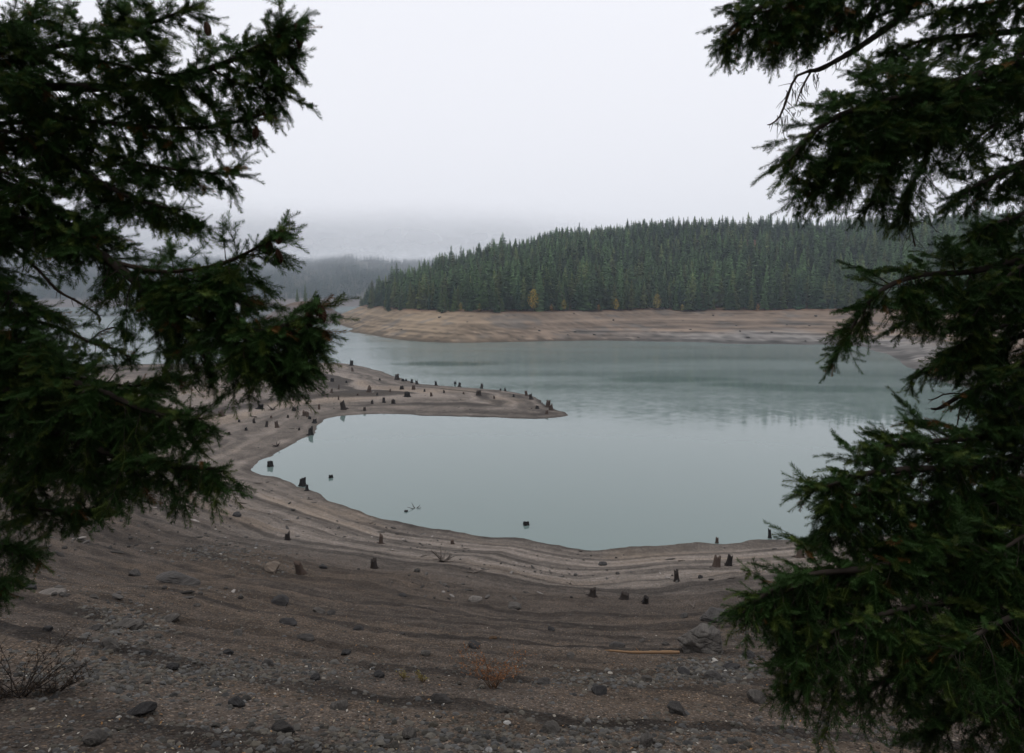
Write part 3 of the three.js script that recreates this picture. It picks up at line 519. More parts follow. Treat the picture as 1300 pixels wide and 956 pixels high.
{ // loose stones too many to count
  seed(404); const sets = [[], [], []], cols = [[], [], []];
  const g = [0, 1, 2].map((k) => { const q = new THREE.IcosahedronGeometry(1, 1), p = q.attributes.position; for (let i = 0; i < p.count; i++) { const x = p.getX(i), y = p.getY(i), z = p.getZ(i), m = 1 + 0.28 * noise(x * 2 + k * 9, y * 2 + z * 3); p.setXYZ(i, x * m, y * m * [0.55, 0.7, 0.4][k], z * m * [0.8, 1, 0.7][k]); } q.deleteAttribute('uv'); q.computeVertexNormals(); return q; });
  const add = (x, z, s) => { const h = nearH(x, z); if (h < 0.15) return; const k = Math.floor(rnd() * 3); sets[k].push(new THREE.Matrix4().compose(V(x, h - s * 0.05, z), new THREE.Quaternion().setFromEuler(new THREE.Euler(rr(-0.4, 0.4), rnd() * 6.28, rr(-0.4, 0.4))), V(s, s, s))); const b = rnd() < 0.008 ? rr(0.2, 0.36) : rr(0.035, 0.115), w = rr(0.05, 0.35); cols[k].push(rgb(b * (1 + 0.4 * w), b, b * (1 - 0.6 * w))); };
  let tries = 0, made = 0;
  while (made < 13000 && tries++ < 200000) {
    const d = 6 + 52 * rnd() ** 2.2, a = rr(-0.78, 0.78), x = Math.tan(a) * d, z = -d, patch = fbm(x / 4.5, z / 4.5 + 11, 3);
    if (rnd() > sstep(-0.25, 0.55, patch) + 0.10) continue;
    if (d > 30 && rnd() < 0.6) continue;
    add(x, z, 0.012 + 0.05 * rnd() ** 3.5 + (rnd() < 0.015 ? 0.05 : 0)); made++;
  }
  for (const [px, py, sx, sy, n, big] of [[275, 700, 70, 14, 700, 0.10], [340, 715, 60, 20, 300, 0.09], [160, 795, 60, 35, 600, 0.08], [910, 850, 60, 20, 900, 0.075], [780, 862, 90, 14, 700, 0.06], [330, 850, 160, 20, 1400, 0.05], [650, 940, 400, 40, 1800, 0.06], [150, 850, 150, 40, 900, 0.06], [950, 790, 40, 40, 300, 0.08]]) for (let i = 0; i < n; i++) { const p = hit(px + (rnd() + rnd() + rnd() - 1.5) * sx, py + (rnd() + rnd() - 1) * sy, (x, z) => nearH(x, z, false), 4, 90); add(p.x, p.z, big * (0.3 + rnd() ** 2)); }
  const o = base('gravel'); tag(o, 'loose grey and tan stones scattered over the near slope', 'gravel', null, 'stuff');
  g.forEach((q, k) => copies('stones', q, std(0xffffff, 0.9), sets[k], o, cols[k]));
}

{ // small flotsam on spit and beach, and fallen leaves on the near gravel
  seed(909); const ms = [], cs = [], chip = new THREE.IcosahedronGeometry(1, 0); chip.deleteAttribute('uv');
  for (let n = 0; n < 2600; n++) { const px = rr(60, 1010), py = rr(465, 760), d = dirOf(px, py), p = hit(px, py, (x, z) => nearH(x, z, false), 20, 300); if (p.y < 0.2 || p.z < -250 || fbm(p.x / 9, p.z / 9, 2) < -0.15 + 0.2 * rnd()) continue; const s = rr(0.04, 0.13) * (rnd() < 0.1 ? 1.8 : 1), e = rnd() < 0.4 ? rr(2, 5) : 1; ms.push(new THREE.Matrix4().compose(V(p.x, nearH(p.x, p.z) + s * 0.3, p.z), new THREE.Quaternion().setFromEuler(new THREE.Euler(rr(-0.2, 0.2), rnd() * 6.28, rr(-0.2, 0.2))), V(s * e, s * 0.7, s))); const b = rnd() < 0.15 ? rr(0.15, 0.3) : rr(0.025, 0.08); cs.push(rgb(b * 1.1, b, b * 0.9)); }
  tag(copies('flotsam', chip, std(0xffffff, 0.95), ms, null, cs), 'chips of wood and small stones strewn over the silt', 'flotsam', null, 'stuff');
  const leaf = geoOf([-1, 0, 0, 0, 0.25, -0.5, 0, 0.1, 0.5, 1, 0.15, 0], [0, 2, 1, 1, 2, 3]); leaf.computeVertexNormals(); const ml = [], cl = [];
  for (let n = 0; n < 1500; n++) { const d = 7 + 28 * rnd() ** 1.7, x = rr(-0.75, 0.75) * d, z = -d, s = rr(0.012, 0.032); ml.push(new THREE.Matrix4().compose(V(x, nearH(x, z) + 0.012, z), new THREE.Quaternion().setFromEuler(new THREE.Euler(rr(-0.5, 0.5), rnd() * 6.28, rr(-0.5, 0.5))), V(s, s, s))); cl.push(pick([rgb(0.32, 0.27, 0.2), rgb(0.26, 0.2, 0.12), rgb(0.28, 0.15, 0.06), rgb(0.4, 0.37, 0.32)])); }
  tag(copies('leaf_litter', leaf, std(0xffffff, 0.85), ml, null, cl), 'small pale fallen leaves scattered over the gravel', 'leaf litter', null, 'stuff');
  seed(717);
  for (let n = 0, tries = 0; n < 28 && tries < 400; tries++) { const px = rr(455, 1090), py = rr(396, 433), p = hit(px, py, farH, 250, 800), [h, s, w] = farAt(p.x, p.z); if (s < 2 || s > w - 4 || h < 0.4) continue; const k = rr(0.3, 0.8), m = mesh('rock', pick(rockKinds), pick(rockMats.slice(0, 3))); m.position.set(p.x, h + 0.1, p.z); m.scale.set(k * rr(1, 1.8), k, k * rr(1, 1.5)); m.rotation.y = rnd() * 6; tag(m, 'small dark rock on the bare bank across the lake', 'rock', 'rocks on the far bank'); n++; }
}

// ------------------------------------------------------------------ low plants on the bank
function plant(name, px, py, hpx, stems, spread, stemMat, leafMat, leaf, label, cat) {
  const p = hit(px, py, nearH, 4, 100), d = Math.hypot(p.x, p.z), S = hpx / F * d, o = base(name, p), lp = [];
  for (let i = 0; i < stems; i++) {
    const a = rnd() * 6.28, dir = V(Math.cos(a) * spread, 1, Math.sin(a) * spread).normalize(), q = [V(rr(-0.08, 0.08) * S, -0.03, rr(-0.08, 0.08) * S)]; let c = q[0];
    const len = S * rr(0.6, 1.05);
    for (let k = 0; k < 5; k++) { c = c.clone().addScaledVector(dir, len / 5); dir.add(V(rr(-0.25, 0.25), rr(-0.2, 0.05), rr(-0.25, 0.25))).normalize(); q.push(c); }
    const st = mesh('stem', tube(q, 0.006 + 0.004 * S, 0.002, 4, 8), stemMat, o), tw = [];
    for (let k = 2; k < 6; k++) for (let m = 0; m < 3; m++) {
      const e = q[k].clone().add(V(rr(-1, 1), rr(0, 0.9), rr(-1, 1)).multiplyScalar(len * 0.22)); tw.push(tube([q[k], q[k].clone().lerp(e, 0.5).add(V(0, 0.01, 0)), e], 0.004, 0.0015, 3, 3));
      for (let j = 0; j < leaf; j++) { const b = q[k].clone().lerp(e, rr(0.2, 1.1)), s = rr(0.012, 0.03) * (S > 0.5 ? 1.1 : 0.8), u = V(rr(-1, 1), rr(-1, 1), rr(-1, 1)).normalize().multiplyScalar(s), w = V(rr(-1, 1), rr(-1, 1), rr(-1, 1)).normalize().multiplyScalar(s * 0.5); lp.push(b.x, b.y, b.z, b.x + u.x * 0.5 + w.x, b.y + u.y * 0.5 + w.y, b.z + u.z * 0.5 + w.z, b.x + u.x, b.y + u.y, b.z + u.z, b.x, b.y, b.z, b.x + u.x, b.y + u.y, b.z + u.z, b.x + u.x * 0.5 - w.x, b.y + u.y * 0.5 - w.y, b.z + u.z * 0.5 - w.z); }
    }
    mesh('twig', mergeGeometries(tw), stemMat, st);
  }
  if (lp.length) { const g = geoOf(lp); g.computeVertexNormals(); const f = mesh('foliage', g, leafMat, o); f.userData.kind = 'stuff'; }
  return tag(o, label, cat);
}
seed(515);
const dryStem = std(rgb(0.13, 0.075, 0.045), 0.9), deadStem = std(rgb(0.028, 0.022, 0.018), 0.95), rust = new THREE.MeshPhysicalMaterial({ color: rgb(0.34, 0.14, 0.045), roughness: 0.9, transmission: 0.3, thickness: 0 }), yellowLeaf = std(rgb(0.28, 0.24, 0.07), 0.9), deadLeaf = std(rgb(0.06, 0.04, 0.025), 0.95);
plant('rusty_shrub', 628, 874, 64, 13, 0.65, dryStem, rust, 9, 'sparse rusty orange shrub growing from the gravel', 'shrub');
plant('yellow_herb', 537, 866, 16, 7, 0.6, dryStem, yellowLeaf, 5, 'small yellow green herb tuft left of the rusty shrub', 'plant');
plant('yellow_herb', 512, 862, 14, 6, 0.6, dryStem, yellowLeaf, 4, 'pale little herb tuft beside a yellow green one', 'plant');
plant('dead_shrub', 22, 886, 72, 26, 1.2, deadStem, deadLeaf, 3, 'dark leafless dead shrub under the left fir', 'shrub');
plant('dead_shrub', 74, 876, 44, 14, 1.3, deadStem, deadLeaf, 2, 'smaller dark dead shrub leaning beside a taller one', 'shrub');

// ------------------------------------------------------------------ the two firs that frame the view
const barkTex = texOf(256, (u, v) => { const n = 0.6 * pnoise(u, v, 20, 2) + 0.4 * pnoise(u, v, 70, 4); return 0.4 + 0.6 * n; });
const bark = std(rgb(0.062, 0.049, 0.040), 0.95), twigBark = std(rgb(0.070, 0.050, 0.036), 0.95), lichenMat = std(rgb(0.055, 0.06, 0.045), 1);
function shoot(sd, len, needles, nl, fwd) {   // one needle-bearing shoot along +y
  seed(sd); const pos = [], nor = [], bend = V(rr(-0.25, 0.25), 0, rr(-0.25, 0.25)), at2 = (t) => V(bend.x * len * t * t, len * t, bend.z * len * t * t);
  const tri = (a, b, c, n) => { for (const p of [a, b, c]) { pos.push(p.x, p.y, p.z); nor.push(n.x, n.y, n.z); } };
  for (let k = 0; k < 3; k++) { const a = k * 2.094, b = a + 2.094, r = 0.0016, A = V(Math.cos(a) * r, 0, Math.sin(a) * r), B = V(Math.cos(b) * r, 0, Math.sin(b) * r), m = V(Math.cos(a + 1), 0, Math.sin(a + 1)), M = at2(0.5), E = at2(1); tri(A, A.clone().add(M), B, m); tri(B, A.clone().add(M), B.clone().add(M), m); tri(A.clone().add(M), E, B.clone().add(M), m); }
  for (let i = 0; i < needles; i++) {
    const t = (i + rnd()) / needles, p = at2(0.03 + 0.97 * t), a = i * 2.39996 + rr(-0.5, 0.5), up = fwd + 0.5 * t ** 4 * 2 + rr(-0.25, 0.25), l = nl * rr(0.75, 1.1) * (t > 0.92 ? 0.8 : 1);
    const d = V(Math.cos(a), up, Math.sin(a)).normalize(), s = V(-Math.sin(a), rr(-0.4, 0.4), Math.cos(a)).normalize().multiplyScalar(0.00125), e = p.clone().addScaledVector(d, l), m = p.clone().addScaledVector(d, l * 0.45), n = V().crossVectors(s, d).normalize(); if (n.y < 0) n.negate();
    tri(p, m.clone().add(s), e, n); tri(p, e, m.clone().sub(s), n);
  }
  const g = new THREE.BufferGeometry(); g.setAttribute('position', new THREE.BufferAttribute(new Float32Array(pos), 3)); g.setAttribute('normal', new THREE.BufferAttribute(new Float32Array(nor), 3)); return g;
}
const shoots = [shoot(1, 0.080, 92, 0.023, 0.35), shoot(2, 0.060, 74, 0.022, 0.3), shoot(3, 0.10, 110, 0.024, 0.4), shoot(4, 0.070, 76, 0.022, 0.55)];
const coneGeo = (() => { const pos = [], idx = [], NA = 12, NH = 14; for (let j = 0; j <= NH; j++) for (let i = 0; i < NA; i++) { const t = j / NH, a = (i + (j % 2) * 0.5) / NA * 6.283, r = 0.017 * Math.sin(Math.PI * (0.06 + 0.9 * t)) ** 0.7 * (1 + (i % 2 ? 0.16 : -0.1)); pos.push(Math.cos(a) * r, -0.078 * t + (i % 2 ? -0.004 : 0.002), Math.sin(a) * r); } for (let j = 0; j < NH; j++) for (let i = 0; i < NA; i++) { const a = j * NA + i, b = j * NA + (i + 1) % NA; idx.push(a, b, a + NA, b, b + NA, a + NA); } const g = geoOf(pos, idx).toNonIndexed(); g.computeVertexNormals(); return g; })();
const coneMat = std(rgb(0.075, 0.040, 0.024), 0.85);
const Y = V(0, 1, 0);
class Fir {
  constructor(name, trunkAt, lean, label, sd, tint) {
    this.o = base(name, trunkAt); this.o0 = trunkAt; this.tw = shoots.map(() => []); this.tc = shoots.map(() => []); this.tint = tint; this.sd = sd;
    tag(this.o, label, 'fir tree');
    const tr = mesh('trunk', tube([V(0, -0.6, 0), V(0.02, 1.5, 0), V(lean, 6, 0.1), V(lean * 2, 14, 0), V(lean * 2, 22, 0)], 0.26, 0.05, 14, 30, 0.05), bark, this.o); tr.userData.label = undefined;
    const cr = mesh('crown', kinds[sd % 10], greens[2], this.o); cr.position.set(lean, 8.5, 0); cr.scale.set(14, 15, 14);   // the top of the tree, above the frame
  }
  twig(k, p, dir, sc, col) {
    const q = new THREE.Quaternion().setFromUnitVectors(Y, dir).multiply(new THREE.Quaternion().setFromAxisAngle(Y, rnd() * 6.28));
    this.tw[k].push(new THREE.Matrix4().compose(p.clone().sub(this.o0), q, V(sc, sc, sc))); this.tc[k].push(col);
  }
  color(warm) {
    const b = rr(0.6, 1.4) * this.tint * 1.85, w = rnd();
    if (w < warm * 0.1) return rgb(0.11 * b, 0.06 * b, 0.02 * b);
    if (w < 0.25) return rgb(0.052 * b, 0.074 * b, 0.016 * b);
    return rgb(0.026 * b, 0.054 * b, 0.014 * b);
  }
  // pts: [px, py, distance]; o: r0, r1 radii, from: share of length that is bare, side: length of side branches (m), hang 0..1, gap between side branches, bare: no needles, lift: share that points up
  limb(pts, o) {
    o = { r0: 0.028, r1: 0.004, from: 0.25, side: 0.34, hang: 0.5, gap: 0.042, lift: 0.15, leaf: 1, warm: 0.1, ...o };
    const P = pts.map((p) => at(...p)); { const n = P.length; P[n - 1].addScaledVector(P[n - 1].clone().sub(P[n - 2]).normalize(), -Math.min(0.09, 0.6 * P[n - 1].distanceTo(P[n - 2]))); }
    const curve = new THREE.CatmullRomCurve3(P, false, 'centripetal'), L = curve.getLength(), woods = [], off = this.o0.clone().negate();
    o.r0 *= 0.74; woods.push(tube(P, o.r0, o.r1, 6, Math.ceil(L / 0.06), 0.14));
    const T = V(), S = V(), c = V();
    for (let s = o.from * L; s < L; s += o.gap * 0.68 * rr(0.6, 1.4)) {
      const t = s / L; curve.getPointAt(t, c); curve.getTangentAt(t, T); S.crossVectors(T, Y).normalize();
      const up = V().crossVectors(S, T).normalize(), k = 1 - t, sgn = rnd() < 0.5 ? -1 : 1;
      const prof = clamp(0.35 + 2.2 * k, 0, 1) * clamp(0.5 + 2.5 * (t - o.from), 0.4, 1), len = o.side * prof * rr(0.45, 1.1);
      const vert = rnd() < o.lift ? rr(0.2, 0.9) : -o.hang * rr(0.1, 1.5);
      const d = V().addScaledVector(T, rr(0.35, 1)).addScaledVector(S, sgn * rr(0.1, 0.9)).addScaledVector(up, vert).normalize();
      const n = Math.max(2, Math.round(len / 0.042)), q = [c.clone()]; let p = c.clone();
      for (let i = 0; i < n; i++) {
        p = p.clone().addScaledVector(d, len / n); d.add(V(rr(-0.14, 0.14), rr(-0.1, 0.08) - 0.085 * o.hang, rr(-0.14, 0.14))).normalize(); q.push(p);
        if (rnd() > o.leaf || (i === 0 && n > 3)) continue;
        const sd2 = V().crossVectors(d, up).normalize(), col = this.color(o.warm);
        for (const sg of [-1, 1]) if (rnd() < 0.85) { const td = V().addScaledVector(d, rr(0.5, 1)).addScaledVector(sd2, sg * rr(0.4, 1)).add(V(rr(-0.2, 0.2), rr(-0.45, 0.25) * (0.4 + o.hang), rr(-0.2, 0.2))).normalize(); this.twig(Math.floor(rnd() * 4), p, td, rr(0.7, 1.15), col); }
        if (rnd() < 0.8) this.twig(Math.floor(rnd() * 4), q[i], d.clone().add(V(rr(-0.3, 0.3), rr(-0.3, 0.2), rr(-0.3, 0.3))).normalize(), rr(0.8, 1.15), col);
      }
      if (o.leaf > 0 && rnd() < o.leaf) this.twig(2, p, d.clone(), rr(0.8, 1.1), this.color(o.warm * 0.5));
      woods.push(tube(q, Math.min(o.r0 * 0.5, 0.0022 + 0.006 * len), 0.0012, 3, q.length, 0.1));
    }
    if (o.leaf > 0) for (let t = 0.86; t <= 1.001; t += 0.02) { curve.getPointAt(Math.min(1, t), c); curve.getTangentAt(Math.min(1, t), T); for (let m = 0; m < 2; m++) this.twig(Math.floor(rnd() * 4), c, T.clone().add(V(rr(-0.6, 0.6), rr(-0.5, 0.6), rr(-0.6, 0.6))).normalize(), rr(0.8, 1.1), this.color(o.warm)); }
    if (o.leaf > 0.3) for (let s = (o.from * 0.9) * L; s < L; s += 0.022) { curve.getPointAt(s / L, c); curve.getTangentAt(s / L, T); this.twig(Math.floor(rnd() * 4), c, T.clone().multiplyScalar(rr(0.2, 1)).add(V(rr(-0.8, 0.8), rr(-0.7, 1), rr(-0.8, 0.8))).normalize(), rr(0.6, 1.05), this.color(o.warm)); }
    const g = mergeGeometries(woods); g.translate(off.x, off.y, off.z); mesh('branch', g, o.r0 > 0.015 ? bark : twigBark, this.o);
    return this;
  }
  cone(px, py, d, s = 1) { const m = mesh('cone', coneGeo, coneMat, this.o); m.position.copy(at(px, py, d)).sub(this.o0); m.scale.setScalar(s * rr(0.75, 1)); m.rotation.set(rr(-0.3, 0.3), rnd() * 6, rr(-0.3, 0.3)); }
  lichen(px, py, d, len, n = 9) {   // beard lichen
    const g = [], b = at(px, py, d).sub(this.o0);
    for (let i = 0; i < n; i++) { const s = b.clone().add(V(rr(-0.03, 0.03), rr(-0.01, 0.02), rr(-0.02, 0.02))), l = len * rr(0.35, 1); g.push(tube([s, s.clone().add(V(rr(-0.012, 0.012), -l * 0.5, rr(-0.012, 0.012))), s.clone().add(V(rr(-0.02, 0.02), -l, rr(-0.02, 0.02)))], 0.0035, 0.0008, 3, 4)); }
    mesh('lichen', mergeGeometries(g), lichenMat, this.o);
  }
  done() { const f = new THREE.Group(); f.name = 'foliage'; f.userData.kind = 'stuff'; this.o.add(f); shoots.forEach((g, k) => this.tw[k].length && copies('needle_shoots', g, std(0xffffff, 0.75), this.tw[k], f, this.tc[k])); return this.tw.reduce((a, b) => a + b.length, 0); }
}
const firSpot = (px, d) => { const q = at(px, 600, d); return V(q.x, nearH(q.x, q.z), q.z); };
{
  seed(7001);
  const f = new Fir('fir_tree', firSpot(-170, 4.4), 0.1, 'dark fir with cone tipped branches reaching in from the bare slope edge', 3, 1), X = -170;
  f.limb([[X, 130, 4.4], [0, 85, 4.1], [60, 62, 3.9], [140, 46, 3.7], [200, 26, 3.5], [265, 0, 3.4]], { r0: 0.035, side: 0.30, hang: 0.35, lift: 0.45, from: 0.3 })
    .limb([[140, 46, 3.7], [155, 25, 3.6], [165, 0, 3.5]], { r0: 0.010, side: 0.2, hang: 0.4, lift: 0.5, from: 0.1 })
    .limb([[X, 90, 4.4], [-40, 55, 4.1], [25, 35, 3.9], [90, 28, 3.8]], { r0: 0.03, side: 0.32, hang: 0.2, lift: 0.6, from: 0.25 })
    .limb([[50, 64, 3.9], [140, 80, 3.7], [215, 95, 3.5], [262, 88, 3.4]], { r0: 0.014, side: 0.3, hang: 0.6, from: 0.25 })
    .limb([[X, 150, 4.4], [0, 112, 4.1], [125, 111, 3.8], [210, 103, 3.6], [270, 86, 3.45], [325, 61, 3.3], [360, 40, 3.2], [384, 26, 3.15]], { r0: 0.042, r1: 0.004, side: 0.36, hang: 0.75, lift: 0.22, from: 0.35, gap: 0.036 })
    .limb([[270, 88, 3.45], [310, 110, 3.4], [345, 112, 3.35], [362, 120, 3.3]], { r0: 0.009, side: 0.26, hang: 0.7, from: 0.1 })
    .limb([[X, 170, 4.5], [30, 140, 4.2], [100, 152, 3.9], [175, 160, 3.7], [260, 162, 3.5], [325, 148, 3.35], [352, 135, 3.3]], { r0: 0.026, side: 0.3, hang: 0.7, from: 0.42, warm: 0.7 })
    .limb([[X, 190, 4.4], [40, 155, 4.1], [110, 180, 3.9], [170, 205, 3.7], [230, 216, 3.5], [285, 220, 3.4], [312, 208, 3.3]], { r0: 0.022, side: 0.24, hang: 0.65, from: 0.4 })
    .limb([[X, 195, 4.4], [50, 182, 4.1], [100, 214, 3.9], [150, 244, 3.7], [205, 262, 3.5], [250, 268, 3.4]], { r0: 0.03, side: 0.28, hang: 0.6, from: 0.45 })
    .limb([[X, 200, 4.5], [60, 192, 4.2], [130, 232, 3.9], [190, 258, 3.7], [235, 277, 3.6], [272, 290, 3.5]], { r0: 0.022, side: 0.22, hang: 0.5, from: 0.45, gap: 0.05 })
    .limb([[X, 205, 4.3], [0, 232, 4.0], [90, 300, 3.7], [140, 332, 3.5], [195, 372, 3.3], [250, 400, 3.15], [305, 422, 3.05], [355, 416, 2.95], [392, 400, 2.9], [418, 376, 2.85]], { r0: 0.05, r1: 0.005, side: 0.34, hang: 0.65, lift: 0.16, from: 0.42, gap: 0.032, warm: 0.4 })
    .limb([[140, 332, 3.5], [210, 345, 3.3], [280, 335, 3.15], [315, 320, 3.05], [345, 303, 3.0], [364, 290, 2.95]], { r0: 0.016, side: 0.26, hang: 0.75, lift: 0.12, from: 0.2, gap: 0.036 })
    .limb([[195, 372, 3.3], [240, 380, 3.2], [285, 376, 3.1], [315, 376, 3.0]], { r0: 0.014, side: 0.3, hang: 0.6, from: 0.1, gap: 0.034 })
    .limb([[250, 400, 3.15], [300, 440, 3.05], [350, 455, 2.95], [400, 452, 2.9]], { r0: 0.014, side: 0.26, hang: 0.55, from: 0.15, gap: 0.034 })
    .limb([[195, 372, 3.3], [205, 400, 3.25], [215, 430, 3.2], [225, 455, 3.2]], { r0: 0.008, side: 0.22, hang: 0.7, from: 0.2, gap: 0.05 })
    .limb([[X, 270, 4.2], [-30, 255, 4.0], [60, 262, 3.8], [120, 290, 3.7], [150, 300, 3.6]], { r0: 0.026, side: 0.34, hang: 0.7, from: 0.25 })
    .limb([[X, 180, 4.2], [-30, 165, 3.9], [30, 170, 3.7], [75, 185, 3.6]], { r0: 0.026, side: 0.36, hang: 0.6, from: 0.2, gap: 0.034 })
    .limb([[X, 330, 4.2], [-20, 300, 3.9], [40, 335, 3.7], [75, 370, 3.6], [100, 384, 3.55], [127, 404, 3.5], [124, 420, 3.5]], { r0: 0.014, side: 0.1, hang: 0.5, from: 0.5, leaf: 0, gap: 0.05 })
    .limb([[X, 350, 4.1], [-30, 330, 3.8], [10, 372, 3.6], [45, 392, 3.5], [80, 405, 3.45]], { r0: 0.028, side: 0.32, hang: 0.5, from: 0.25, gap: 0.034 })
    .limb([[X, 400, 4.2], [0, 400, 3.9], [80, 418, 3.7], [113, 434, 3.6], [147, 444, 3.5], [184, 463, 3.45]], { r0: 0.018, side: 0.14, hang: 0.6, from: 0.6, leaf: 0.12, gap: 0.035 })
    .limb([[113, 434, 3.6], [130, 420, 3.5], [150, 416, 3.45], [175, 440, 3.4]], { r0: 0.005, side: 0.1, hang: 0.5, from: 0.3, leaf: 0.15 })
    .limb([[X, 470, 4.1], [-20, 440, 3.8], [50, 470, 3.5], [130, 498, 3.25], [190, 522, 3.1], [240, 532, 3.0], [278, 530, 2.95]], { r0: 0.04, side: 0.36, hang: 0.5, from: 0.25, gap: 0.032, lift: 0.2 })
    .limb([[X, 440, 4.2], [0, 455, 3.9], [80, 475, 3.7], [170, 490, 3.5], [230, 470, 3.35]], { r0: 0.03, side: 0.3, hang: 0.6, from: 0.3, gap: 0.036 })
    .limb([[X, 530, 4.1], [-20, 520, 3.8], [60, 545, 3.5], [150, 578, 3.2], [220, 592, 3.05], [270, 595, 2.95], [303, 603, 2.9]], { r0: 0.036, side: 0.34, hang: 0.65, from: 0.25, gap: 0.032 })
    .limb([[X, 545, 4.2], [-40, 545, 3.9], [40, 570, 3.7], [120, 612, 3.5], [180, 622, 3.4]], { r0: 0.028, side: 0.3, hang: 0.6, from: 0.25, gap: 0.036 })
    .limb([[X, 600, 4.1], [-30, 605, 3.8], [30, 642, 3.6], [80, 650, 3.5], [134, 656, 3.4]], { r0: 0.02, side: 0.2, hang: 0.5, from: 0.35, gap: 0.045 })
    .limb([[X, 690, 4.1], [-60, 672, 3.8], [0, 690, 3.6], [56, 708, 3.5]], { r0: 0.024, side: 0.28, hang: 0.8, from: 0.25, gap: 0.04 })
    .limb([[X, 760, 4.0], [-80, 740, 3.8], [-10, 740, 3.7], [20, 745, 3.6]], { r0: 0.024, side: 0.28, hang: 0.5, from: 0.3, gap: 0.045 });
  f.limb([[322, 64, 3.3], [348, 68, 3.25], [362, 70, 3.2], [374, 74, 3.18]], { r0: 0.006, side: 0.14, hang: 0.5, lift: 0.4, from: 0.05, gap: 0.03 })
    .limb([[345, 52, 3.25], [358, 47, 3.2], [370, 44, 3.16], [382, 42, 3.14]], { r0: 0.006, side: 0.12, hang: 0.5, lift: 0.45, from: 0.05, gap: 0.03 })
    .limb([[335, 58, 3.3], [345, 80, 3.28], [352, 98, 3.26], [362, 118, 3.25]], { r0: 0.006, side: 0.16, hang: 0.5, lift: 0.3, from: 0.05, gap: 0.03 });
  f.limb([[300, 420, 3.05], [335, 432, 3.0], [370, 438, 2.95], [412, 425, 2.9]], { r0: 0.010, side: 0.24, hang: 0.7, lift: 0.15, from: 0.05, gap: 0.03 })
    .limb([[290, 415, 3.1], [330, 420, 3.0], [365, 422, 2.95], [408, 440, 2.9]], { r0: 0.010, side: 0.24, hang: 0.6, lift: 0.1, from: 0.05, gap: 0.03, warm: 0.4 })
    .limb([[270, 405, 3.12], [315, 450, 3.02], [360, 470, 2.95], [392, 478, 2.92]], { r0: 0.010, side: 0.2, hang: 0.6, lift: 0.3, from: 0.05, gap: 0.03 })
    .limb([[180, 360, 3.35], [225, 355, 3.25], [270, 350, 3.15], [305, 352, 3.1]], { r0: 0.010, side: 0.26, hang: 0.7, from: 0.05, gap: 0.03 })
    .limb([[230, 390, 3.2], [245, 430, 3.15], [262, 460, 3.1], [275, 490, 3.1]], { r0: 0.010, side: 0.2, hang: 0.6, from: 0.1, gap: 0.034 })
    .limb([[X, 120, 4.1], [-60, 100, 3.8], [10, 95, 3.6], [60, 110, 3.5]], { r0: 0.026, side: 0.36, hang: 0.7, from: 0.2, gap: 0.03 })
    .limb([[X, 60, 4.1], [-60, 40, 3.9], [10, 55, 3.7], [50, 62, 3.6]], { r0: 0.026, side: 0.34, hang: 0.5, lift: 0.35, from: 0.2, gap: 0.03 })
    .limb([[X, 220, 4.1], [-60, 210, 3.8], [10, 220, 3.6], [70, 245, 3.5]], { r0: 0.026, side: 0.36, hang: 0.6, from: 0.2, gap: 0.03 })
    .limb([[X, 280, 4.1], [-60, 285, 3.8], [20, 275, 3.7], [80, 295, 3.5], [125, 300, 3.4]], { r0: 0.024, side: 0.32, hang: 0.6, from: 0.25, gap: 0.032 })
    .limb([[X, 420, 4.0], [-40, 420, 3.7], [20, 425, 3.5], [70, 440, 3.4]], { r0: 0.026, side: 0.34, hang: 0.6, from: 0.2, gap: 0.032 })
    .limb([[X, 500, 4.0], [-40, 500, 3.7], [60, 515, 3.5], [140, 540, 3.4], [200, 560, 3.3]], { r0: 0.026, side: 0.34, hang: 0.6, from: 0.2, gap: 0.032 })
    .limb([[X, 480, 3.9], [-40, 490, 3.6], [40, 500, 3.4], [110, 520, 3.3], [160, 510, 3.25]], { r0: 0.026, side: 0.34, hang: 0.5, lift: 0.3, from: 0.2, gap: 0.032 });
  for (const c of [[376, 30, 3.15], [380, 44, 3.15], [358, 44, 3.2], [368, 72, 3.2], [350, 74, 3.25], [356, 84, 3.25], [336, 80, 3.3], [262, 28, 3.4], [326, 160, 3.3], [345, 60, 3.3], [358, 292, 2.96], [352, 316, 2.98], [342, 305, 3.0], [404, 380, 2.85], [408, 388, 2.86], [392, 392, 2.88]]) f.cone(...c);
  for (const c of [[178, 362, 3.3, 0.10], [142, 360, 3.45, 0.12], [190, 392, 3.3, 0.12], [205, 420, 3.25, 0.1]]) f.lichen(...c);
  console.log('left shoots', f.done());
}
